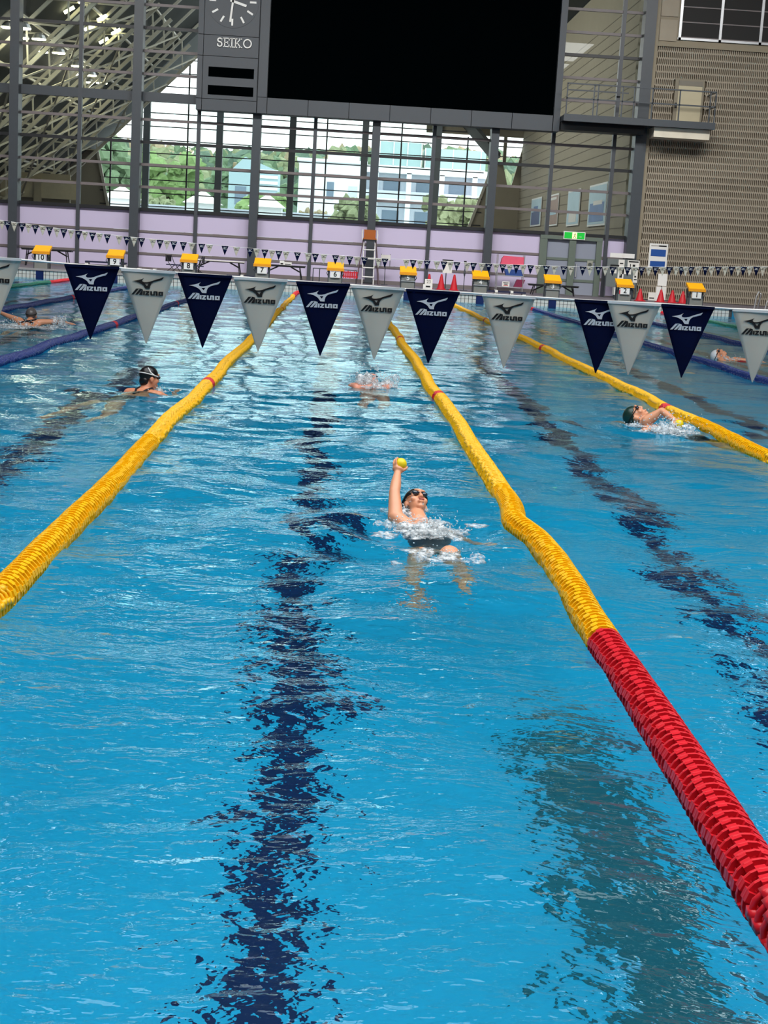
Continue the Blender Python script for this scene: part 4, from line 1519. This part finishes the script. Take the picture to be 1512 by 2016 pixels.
class Head:
    def __init__(self, H, u, f, s=1.0):
        self.H, self.u = Vector(H), unit(u)
        f = Vector(f)
        self.f = (f - self.u * f.dot(self.u)).normalized()
        self.r = self.f.cross(self.u)
        self.s = s
        self.ax = (self.r, self.f, self.u)

    def at(self, a, b, c):
        s = self.s
        return self.H + self.r * a * s + self.f * b * s + self.u * c * s

    def flesh(self, mb):
        s = self.s
        E = lambda c, r, k=3: ico(mb, self.at(*c), self.ax, tuple(q * s for q in r), k)
        E((0, -.012, .03), (.074, .092, .083))
        E((0, .022, -.035), (.058, .066, .078))
        E((0, .062, -.098), (.026, .024, .020), 2)
        E((0, .090, -.072), (.026, .012, .013), 2)
        E((0, .094, .036), (.048, .012, .014), 2)
        E((0, .098, -.030), (.017, .018, .014), 2)
        cap_chain(mb, [self.at(0, .090, .015), self.at(0, .104, -.024)], [.010 * s, .013 * s], 8)
        for q in (-1, 1):
            E((q * .038, .062, -.03), (.024, .022, .026), 2)
            E((q * .075, -.012, -.018), (.011, .024, .034), 2)
            E((q * .012, .094, -.036), (.009, .010, .008), 2)

    def cap(self, m, parent, lo=.006, tilt=.42, back=None):
        b = bmesh.new()
        bmesh.ops.create_uvsphere(b, u_segments=36, v_segments=24, radius=1)
        dele = []
        for v in b.verts:
            a, bb, c = v.co.x * .081, v.co.y * .0995, v.co.z * .0905
            pos = (a, -.012 + bb, .033 + c)
            if pos[2] < lo + tilt * pos[1]:
                dele.append(v)
            v.co = self.at(*pos)
        bmesh.ops.delete(b, geom=dele, context='VERTS')
        me = bpy.data.meshes.new('swim_cap')
        b.to_mesh(me)
        b.free()
        me.polygons.foreach_set('use_smooth', [True] * len(me.polygons))
        o = obj('swim_cap', me, m, parent)
        so = o.modifiers.new('thick', 'SOLIDIFY')
        so.thickness = .003
        return o

    def goggles(self, parent, strap=M_printk, lens=M_lens, band=True):
        s = self.s
        mb = MB()
        for q in (-1, 1):
            ico(mb, self.at(q * .033, .088, .010), self.ax, (.025 * s, .016 * s, .018 * s), 2)
        mb.tube([self.at(-.02, .098, .012), self.at(.02, .098, .012)], .005 * s, 6)
        g_ = mb.build('goggles', lens, parent, smooth=True)
        if band:
            pts = []
            for i in range(25):
                a = math.radians(50 - 280 * i / 24)
                pts.append(self.at(.084 * math.cos(a), -.012 + .103 * math.sin(a), .012 + .018 * (1 - math.sin(a))))
            MB().tube(pts, .0055 * s, 6).build('strap', strap, g_)
        return g_


def solid(name, mb, m, parent, vox=.006, smooth=4):
    o = mb.build(name, m, parent)
    r = o.modifiers.new('r', 'REMESH')
    r.mode = 'VOXEL'
    r.voxel_size = vox
    s = o.modifiers.new('s', 'SMOOTH')
    s.iterations = smooth
    s.factor = .5
    dg = bpy.context.evaluated_depsgraph_get()
    me = bpy.data.meshes.new_from_object(o.evaluated_get(dg))
    o.modifiers.clear()
    o.data = me
    me.polygons.foreach_set('use_smooth', [True] * len(me.polygons))
    return o


def fingers(mb, w, d, n, s=1.0, curl=.5, side=1):
    """open hand at wrist w, pointing along d with palm normal n"""
    w, d, n = Vector(w), unit(d), Vector(n)
    n = (n - d * n.dot(d)).normalized()
    t = d.cross(n) * side
    pc = w + d * .045 * s
    ico(mb, pc, (d, t, n), (.05 * s, .040 * s, .016 * s), 2)
    for i, L in enumerate((.062, .072, .068, .054)):
        b0 = w + d * .082 * s + t * (.028 - .019 * i) * s
        k1 = b0 + (d + n * curl * .3).normalized() * L * .5 * s
        k2 = k1 + (d + n * curl).normalized() * L * .5 * s
        cap_chain(mb, [b0, k1, k2], [.0095 * s, .009 * s, .0075 * s], 8)
    b0 = w + d * .03 * s + t * .036 * s
    k1 = b0 + (d * .7 + t * .7).normalized() * .03 * s
    k2 = k1 + (d * .9 + t * .3 + n * .3).normalized() * .028 * s
    cap_chain(mb, [b0, k1, k2], [.012 * s, .0105 * s, .009 * s], 8)


def grip_hand(mb, w, ball, rb, side, s=1.0):
    """hand that carries a ball: palm under it, fingers curled round it"""
    w, ball, side = Vector(w), Vector(ball), unit(side)
    d = (ball - w).normalized()
    side = (side - d * side.dot(d)).normalized()
    n = d.cross(side).normalized()
    palm = ball - d * (rb + .008) - side * .004
    ico(mb, palm, (d, side, n), (.022 * s, .040 * s, .034 * s), 2)
    cap_chain(mb, [w, palm - d * .01], [.021 * s, .024 * s], 10)
    R = rb + .0075 * s
    for i, (ang, L) in enumerate(((-54, 118), (-18, 128), (18, 124), (50, 110))):
        axis = (-side * math.cos(math.radians(ang)) + n * math.sin(math.radians(ang))).normalized()
        pts = []
        for k in range(6):
            th = math.radians(25 + (L - 25) * k / 5)
            pts.append(ball + (-d * math.cos(th) + axis * math.sin(th)) * R)
        cap_chain(mb, pts, [.0095 * s, .0092 * s, .009 * s, .0086 * s, .008 * s, .0072 * s], 8)
    pts = []
    for k in range(5):
        th = math.radians(20 + 62 * k / 4)
        pts.append(ball + (-d * math.cos(th) + (side * .96 + n * .2).normalized() * math.sin(th)) * R)
    cap_chain(mb, pts, [.012 * s, .0115 * s, .011 * s, .010 * s, .009 * s], 8)


def spray(name, label, c, rad, n, seed, sheets=8, hgt=.12, foam=3, aim=(0, 0)):
    """churned water: foam mounds, thrown sheets and droplets, one uncountable mass"""
    g = np.random.default_rng(seed)
    mb = MB()
    for i in range(foam * 6):
        a, q = g.uniform(0, 6.28), abs(g.normal(0, .5))
        p = (c[0] + rad[0] * q * math.cos(a), c[1] + rad[1] * q * math.sin(a), c[2] + .004)
        blob(mb, p, 1.0, seed * 31 + i, sq=(g.uniform(.08, .26) * rad[0], g.uniform(.08, .26) * rad[1], g.uniform(.006, .018)), rough=.5)
    for i in range(sheets):
        a, q = g.uniform(0, 6.28), g.uniform(.1, .8)
        h = hgt * g.uniform(.3, 1)
        p = (c[0] + rad[0] * q * math.cos(a) + aim[0] * h, c[1] + rad[1] * q * math.sin(a) + aim[1] * h, c[2] + h * .4)
        blob(mb, p, 1.0, seed * 77 + i, sq=(g.uniform(.02, .06), g.uniform(.02, .05), h * .5), rough=.6)
    f = mb.build(name, M_foam, fix=False, smooth=True)
    md = MB()
    for i in range(n):
        a, q = g.uniform(0, 6.28), abs(g.normal(0, .6))
        h = abs(g.normal(0, hgt * .6))
        r = g.uniform(.0018, .0055) * (1 + max(0, c[1] - 9) * .09)
        p = (c[0] + rad[0] * q * math.cos(a), c[1] + rad[1] * q * math.sin(a), c[2] + h)
        md.add([(p[0] + r * x_, p[1] + r * y_, p[2] + r * z_) for x_, y_, z_ in ((1, 0, 0), (-1, 0, 0), (0, 1, 0), (0, -1, 0), (0, 0, 1), (0, 0, -1))],
               [(0, 2, 4), (2, 1, 4), (1, 3, 4), (3, 0, 4), (2, 0, 5), (1, 2, 5), (3, 1, 5), (0, 3, 5)])
    stuff(md.build('droplets', M_drop, f, fix=False, smooth=True))
    tag(f, label, 'splash', None, 'stuff')
    return f


def ball(c, r, label):
    b = bmesh.new()
    bmesh.ops.create_uvsphere(b, u_segments=28, v_segments=18, radius=r)
    me = bpy.data.meshes.new('ball')
    b.to_mesh(me)
    b.free()
    me.polygons.foreach_set('use_smooth', [True] * len(me.polygons))
    o = obj('ball', me, M_ball)
    o.location = c
    tag(o, label, 'ball')
    return o


# --- A: backstroke swimmer holding the ball up
A = thing('person', 'backstroke swimmer in black cap and goggles raising a yellow ball', 'person')
hd = Head((.533, 8.62, .062), (-.10, .86, .50), (.26, -.42, .87), .86)
mb = MB()
hd.flesh(mb)
shR, shL = Vector((.405, 8.37, .02)), Vector((.705, 8.30, -.07))
neck = Vector((.548, 8.42, -.01))
cap_chain(mb, [hd.at(0, -.02, -.08), neck], [.047, .055])
chest, waist, hips = Vector((.565, 8.24, -.085)), Vector((.585, 8.0, -.13)), Vector((.61, 7.82, -.135))
xa, ya = unit((.98, -.2, -.2)), unit((.1, -1, -.1))
za = xa.cross(ya).normalized()
for c_, r_ in ((chest, (.155, .15, .085)), (chest.lerp(neck, .5), (.135, .1, .07)), (waist, (.115, .15, .075)), (hips, (.145, .12, .085)), (chest.lerp(waist, .5), (.13, .13, .08))):
    ico(mb, c_, (xa, ya, za), r_, 3)
elR, wrR = Vector((.397, 8.505, .145)), Vector((.414, 8.635, .238))
cap_chain(mb, [chest.lerp(shR, .6), shR], [.05, .048])
cap_chain(mb, [shR, shR.lerp(elR, .5), elR, elR.lerp(wrR, .4), wrR], [.046, .040, .033, .033, .022])
bc_ = Vector((.432, 8.685, .288))
grip_hand(mb, wrR, bc_, .037, (1, .1, .2), .92)
cap_chain(mb, [chest.lerp(shL, .6), shL, Vector((.80, 8.17, -.14)), Vector((.87, 8.02, -.12))], [.05, .046, .034, .022])
fingers(mb, (.875, 8.01, -.118), (.5, -.8, .1), (0, 0, -1), .9, .3)
cap_chain(mb, [hips + xa * .07, Vector((.665, 7.60, -.035)), Vector((.70, 7.30, -.22))], [.082, .060, .042])
cap_chain(mb, [hips - xa * .08, Vector((.50, 7.52, -.27)), Vector((.47, 7.22, -.48))], [.080, .058, .042])
cap_chain(mb, [Vector((.70, 7.30, -.22)), Vector((.71, 7.12, -.36)), Vector((.715, 7.0, -.36))], [.042, .03, .025])
cap_chain(mb, [Vector((.47, 7.22, -.48)), Vector((.46, 7.08, -.62)), Vector((.455, 6.96, -.62))], [.042, .03, .025])
solid('body', mb, M_skin, A, .0058, 4)
hd.cap(M_cap_k, A)
hd.goggles(A)
mb = MB()
ico(mb, hd.at(0, .100, -.062), hd.ax, (.022 * .86, .008, .0075), 2)
mb.build('mouth', M_lip, A, smooth=True)
mb = MB()
for c_, r_ in ((chest + ya * .03, (.160, .135, .092)), (waist, (.121, .16, .082)), (hips, (.150, .11, .090)), (chest.lerp(waist, .5), (.136, .14, .087))):
    ico(mb, c_, (xa, ya, za), r_, 3)
solid('swimsuit', mb, mat('grey_black_swimsuit', (84, 82, 92), .4), A, .008, 3)
ball(bc_, .037, 'yellow ball held up by the backstroke swimmer')
spray('splash', 'white splash over the backstroke swimmer and her chest', (.56, 8.10, .0), (.28, .34), 330, 3, 16, .06, 9)
spray('splash', 'splash beside the raised arm and ear of the backstroke swimmer', (.45, 8.55, .0), (.14, .16), 130, 5, 8, .09, 1)
spray('splash', 'small splash kicked up past the knees of the backstroke swimmer', (.63, 7.35, .0), (.3, .25), 90, 8, 4, .05, 2)

# --- B: black cap swimmer seen from behind
B = thing('person', 'swimmer in black cap with white strap seen from behind', 'person')
hd = Head((-1.86, 15.0, .135), (.02, .12, 1), (.80, .60, -.05), 1.0)
mb = MB()
hd.flesh(mb)
cap_chain(mb, [hd.at(0, -.025, -.07), (-1.895, 14.95, -.03)], [.056, .064])
bx = unit((.93, -.37, 0))
by = unit((.3, .95, .15))
bz = bx.cross(by)
shm = Vector((-1.90, 14.9, -.03))
for c_, r_ in ((shm, (.17, .10, .068)), (shm - by * .22 - Vector((0, 0, .06)), (.15, .18, .085)), (shm - by * .5 - Vector((0, 0, .18)), (.125, .18, .08)), (shm - by * .72 - Vector((0, 0, .24)), (.15, .14, .09))):
    ico(mb, c_, (bx, by, bz), r_, 3)
for s in (-1, 1):
    a = shm + bx * .17 * s
    e = a + by * .22 + bx * .1 * s - Vector((0, 0, .12))
    w_ = e + by * .24 - bx * .12 * s - Vector((0, 0, .04))
    cap_chain(mb, [shm + bx * .12 * s, a, e, w_], [.062, .056, .04, .026])
    fingers(mb, w_, by, (0, 0, -1), 1, .2, s)
    h0 = shm - by * .75 - Vector((0, 0, .24)) + bx * .08 * s
    k_ = h0 - by * .36 + bx * .12 * s - Vector((0, 0, .20))
    f_ = k_ - by * .36 + bx * .05 * s - Vector((0, 0, .12))
    cap_chain(mb, [h0, k_, f_, f_ - by * .16], [.085, .06, .038, .03])
solid('body', mb, M_skin2, B, .009, 4)
hd.cap(M_cap_k, B, lo=-.015, tilt=.45)
g_ = hd.goggles(B, M_white)
# loose end of the strap over the crown and hair below the cap
MB().tube([hd.at(.081, .02, .02), hd.at(.078, -.035, .055), hd.at(.055, -.055, .10)], .006, 6).build('strap', M_rope, B)
mb = MB()
ico(mb, hd.at(0, -.062, -.035), hd.ax, (.060, .042, .060), 3)
mb.build('hair', M_cap_k, B, smooth=True)
mb = MB()
for s in (-1, 1):
    mb.tube([shm + bx * .07 * s + by * .05 + Vector((0, 0, .062)), shm + bx * .06 * s - by * .06 + Vector((0, 0, .068)), shm - by * .24 + Vector((0, 0, .03))], .011, 6)
mb.build('strap_back', M_suit, B)
mb = MB()
for c_, r_ in ((shm - by * .32 - Vector((0, 0, .07)), (.150, .16, .088)), (shm - by * .5 - Vector((0, 0, .18)), (.131, .19, .086)), (shm - by * .72 - Vector((0, 0, .24)), (.156, .14, .096))):
    ico(mb, c_, (bx, by, bz), r_, 3)
solid('swimsuit', mb, M_suit, B, .01, 3)
spray('splash', 'thin ripple foam around the black-capped swimmer', (-1.76, 15.0, 0), (.22, .2), 60, 12, 3, .04, 1)

# --- C: far middle swimmer low in the water
Cc = thing('person', 'far swimmer low in the water in the middle lane, head in spray', 'person')
hd = Head((.44, 17.0, .035), (-.25, .75, .6), (.45, -.55, .7), 1.0)
mb = MB()
hd.flesh(mb)
cap_chain(mb, [hd.at(0, -.02, -.08), (.42, 16.83, -.02)], [.052, .06])
for c_, r_ in (((.43, 16.72, -.05), (.2, .12, .085)), ((.45, 16.47, -.16), (.16, .2, .09)), ((.46, 16.2, -.30), (.16, .2, .09))):
    ico(mb, c_, WAX, r_, 3)
cap_chain(mb, [(.28, 16.74, -.01), (.22, 16.95, -.02), (.26, 17.15, -.06)], [.055, .042, .028])
cap_chain(mb, [(.60, 16.74, -.01), (.66, 16.92, .0), (.60, 17.1, -.03)], [.055, .042, .028])
fingers(mb, (.26, 17.15, 0), (.2, 1, -.2), (0, 0, -1), 1, .2)
fingers(mb, (.60, 17.1, .01), (-.2, 1, -.2), (0, 0, -1), 1, .2, -1)
for s in (-1, 1):
    cap_chain(mb, [(.46 + .08 * s, 16.1, -.36), (.47 + .1 * s, 15.75, -.55), (.47 + .1 * s, 15.4, -.7), (.47 + .1 * s, 15.25, -.7)], [.085, .06, .04, .03])
solid('body', mb, mat('skin_flushed', (226, 152, 126), .4, var=.08, scale=12), Cc, .01, 4)
hd.cap(mat('olive_grey_cap', (92, 100, 92), .4), Cc)
hd.goggles(Cc)
spray('splash', 'white splash around the far middle swimmer', (.50, 16.8, .01), (.30, .32), 240, 21, 20, .18, 7)

# --- D: freestyle swimmer with green cap and ball
D = thing('person', 'freestyle swimmer in dark green cap with bent arm and ball', 'person')
hd = Head((2.99, 14.30, .085), (-.86, .22, .26), (.40, -.10, .88), .98)
mb = MB()
hd.flesh(mb)
nk = Vector((3.09, 14.22, .02))
cap_chain(mb, [hd.at(0, -.01, -.085), nk], [.056, .066])
d_ = unit((.55, -.72, -.30))
sx = unit((-.72, -.62, .1))
up_ = sx.cross(d_)
if up_.z < 0:
    up_ = -up_
for t_, r_ in ((.10, (.10, .18, .09)), (.32, (.18, .15, .09)), (.58, (.18, .125, .08)), (.80, (.14, .15, .09))):
    ico(mb, nk + d_ * t_ - Vector((0, 0, .05)), (d_, sx, up_), r_, 3)
sh, el, wr = Vector((3.07, 14.12, .06)), Vector((3.20, 14.08, .168)), Vector((3.285, 13.93, .108))
cap_chain(mb, [sh, sh.lerp(el, .5), el, el.lerp(wr, .4), wr], [.058, .048, .038, .036, .026])
bd = Vector((3.325, 13.86, .075))
grip_hand(mb, wr, bd, .043, (.3, .5, 1), 1.0)
dh_ = unit((.6, -.75, .12))
cap_chain(mb, [nk - sx * .12 - Vector((0, 0, .05)), nk - sx * .17 - dh_ * .1 - Vector((0, 0, .14)), nk - sx * .15 - dh_ * .45 - Vector((0, 0, .22)), nk - sx * .15 - dh_ * .68 - Vector((0, 0, .26))], [.06, .054, .04, .026])
fingers(mb, nk - sx * .15 - dh_ * .68 - Vector((0, 0, .26)), -dh_, (0, 0, -1), 1, .2)
for s in (-1, 1):
    h0 = nk + d_ * .88 - Vector((0, 0, .08)) + sx * .08 * s
    cap_chain(mb, [h0, h0 + d_ * .42 - Vector((0, 0, .06 * (1 + s))), h0 + d_ * .8 - Vector((0, 0, .1)), h0 + d_ * .95 - Vector((0, 0, .08))], [.085, .06, .04, .03])
solid('body', mb, M_skin, D, .008, 4)
hd.cap(M_cap_g, D)
hd.goggles(D)
mb = MB()
for t_, r_ in ((.36, (.17, .156, .096)), (.58, (.19, .132, .088)), (.80, (.13, .156, .096))):
    ico(mb, nk + d_ * t_ - Vector((0, 0, .05)), (d_, sx, up_), r_, 3)
solid('swimsuit', mb, M_suit, D, .01, 3)
ball(bd, .043, 'yellow ball in the hand of the green-capped swimmer')
spray('splash', 'white splash trailing the green-capped freestyle swimmer', (3.20, 13.72, .01), (.26, .34), 320, 31, 18, .12, 9)
spray('splash', 'thin splash at the face of the green-capped swimmer', (2.98, 14.15, 0), (.15, .12), 60, 33, 3, .05, 1)

# --- E: butterfly swimmer seen from behind
Ee = thing('person', 'butterfly swimmer in grey cap with both arms spread wide', 'person')
hd = Head((-4.965, 24.35, .19), (0, -.35, .94), (.05, .94, -.3), 1.05)
mb = MB()
hd.flesh(mb)
nk = Vector((-4.965, 24.25, .09))
cap_chain(mb, [hd.at(0, -.02, -.075), nk], [.055, .065])
for c_, r_ in (((-4.965, 24.2, .05), (.19, .10, .075)), ((-4.965, 24.05, -.0), (.17, .16, .09)), ((-4.965, 23.75, -.09), (.14, .2, .085)), ((-4.965, 23.45, -.14), (.16, .16, .09))):
    ico(mb, c_, WAX, r_, 3)
cap_chain(mb, [(-5.09, 24.22, .075), (-5.16, 24.24, .10), (-5.36, 24.38, .15), (-5.56, 24.6, .20)], [.06, .055, .04, .026])
fingers(mb, (-5.56, 24.6, .20), (-.7, .6, .15), (0, .2, -1), 1, .2)
cap_chain(mb, [(-4.84, 24.22, .075), (-4.77, 24.24, .09), (-4.58, 24.33, .10), (-4.40, 24.45, .085)], [.06, .055, .04, .026])
fingers(mb, (-4.40, 24.45, .085), (.8, .5, -.1), (0, .2, -1), 1, .2, -1)
for s in (-1, 1):
    cap_chain(mb, [(-4.965 + .08 * s, 23.4, -.16), (-4.965 + .09 * s, 22.95, -.28), (-4.965 + .08 * s, 22.55, -.4), (-4.965 + .08 * s, 22.4, -.4)], [.085, .06, .04, .03])
solid('body', mb, M_skin, Ee, .01, 4)
hd.cap(M_cap_s, Ee, lo=-.01, tilt=.45)
hd.goggles(Ee)
mb = MB()
mb.tube([(-5.07, 24.21, .125), (-4.97, 24.07, .105), (-4.86, 23.93, .085)], .014, 6)
mb.tube([(-4.86, 24.21, .125), (-4.96, 24.07, .105), (-5.07, 23.93, .085)], .014, 6)
mb.build('cross_straps', M_suit, Ee)
mb = MB()
for c_, r_ in (((-4.965, 23.8, -.06), (.150, .17, .094)), ((-4.965, 23.45, -.14), (.166, .17, .096))):
    ico(mb, c_, WAX, r_, 3)
solid('swimsuit', mb, M_suit, Ee, .01, 3)
spray('splash', 'broad white wash behind the butterfly swimmer', (-5.1, 23.9, .02), (.8, .7), 240, 41, 14, .09, 12)
spray('splash', 'water thrown by the right hand of the butterfly swimmer', (-4.52, 24.35, .02), (.16, .12), 120, 43, 14, .20, 1)

# --- F: far right swimmer in white cap
Ff = thing('person', 'swimmer in white cap beside the blue rope at the right edge', 'person')
hd = Head((6.83, 26.0, .055), (-.82, .3, .15), (.25, -.35, .9), 1.15)
mb = MB()
hd.flesh(mb)
nk = Vector((6.96, 25.86, -.0))
cap_chain(mb, [hd.at(0, -.01, -.085), nk], [.056, .066])
d_ = unit((.5, -.85, -.1))
sx = unit((.85, .5, 0))
up_ = Vector((0, 0, 1))
for t_, r_ in ((.1, (.1, .18, .08)), (.35, (.2, .15, .085)), (.62, (.18, .125, .08)), (.85, (.15, .15, .09))):
    ico(mb, nk + d_ * t_ - Vector((0, 0, .035)), (d_, sx, up_), r_, 3)
cap_chain(mb, [nk + sx * .16, nk + sx * .32 + d_ * .2 + Vector((0, 0, .02)), nk + sx * .34 + d_ * .5 + Vector((0, 0, .06))], [.055, .042, .028])
cap_chain(mb, [nk - sx * .16, nk - sx * .26 + d_ * .2 - Vector((0, 0, .1)), nk - sx * .24 + d_ * .45 - Vector((0, 0, .15))], [.055, .042, .028])
fingers(mb, nk + sx * .34 + d_ * .5 + Vector((0, 0, .06)), d_, (0, 0, -1), 1, .2)
for s in (-1, 1):
    h0 = nk + d_ * .9 - Vector((0, 0, .06)) + sx * .08 * s
    cap_chain(mb, [h0, h0 + d_ * .42 - Vector((0, 0, .06)), h0 + d_ * .8 - Vector((0, 0, .12)), h0 + d_ * .95 - Vector((0, 0, .1))], [.085, .06, .04, .03])
solid('body', mb, M_skin, Ff, .01, 4)
hd.cap(M_cap_w, Ff)
hd.goggles(Ff)
mb = MB()
for t_, r_ in ((.40, (.2, .156, .092)), (.62, (.19, .132, .088)), (.85, (.15, .156, .096))):
    ico(mb, nk + d_ * t_ - Vector((0, 0, .03)), (d_, sx, up_), r_, 3)
solid('swimsuit', mb, M_suit_r, Ff, .01, 3)
spray('splash', 'small foam by the white-capped swimmer', (6.93, 25.85, .01), (.25, .25), 80, 51, 4, .05, 5)
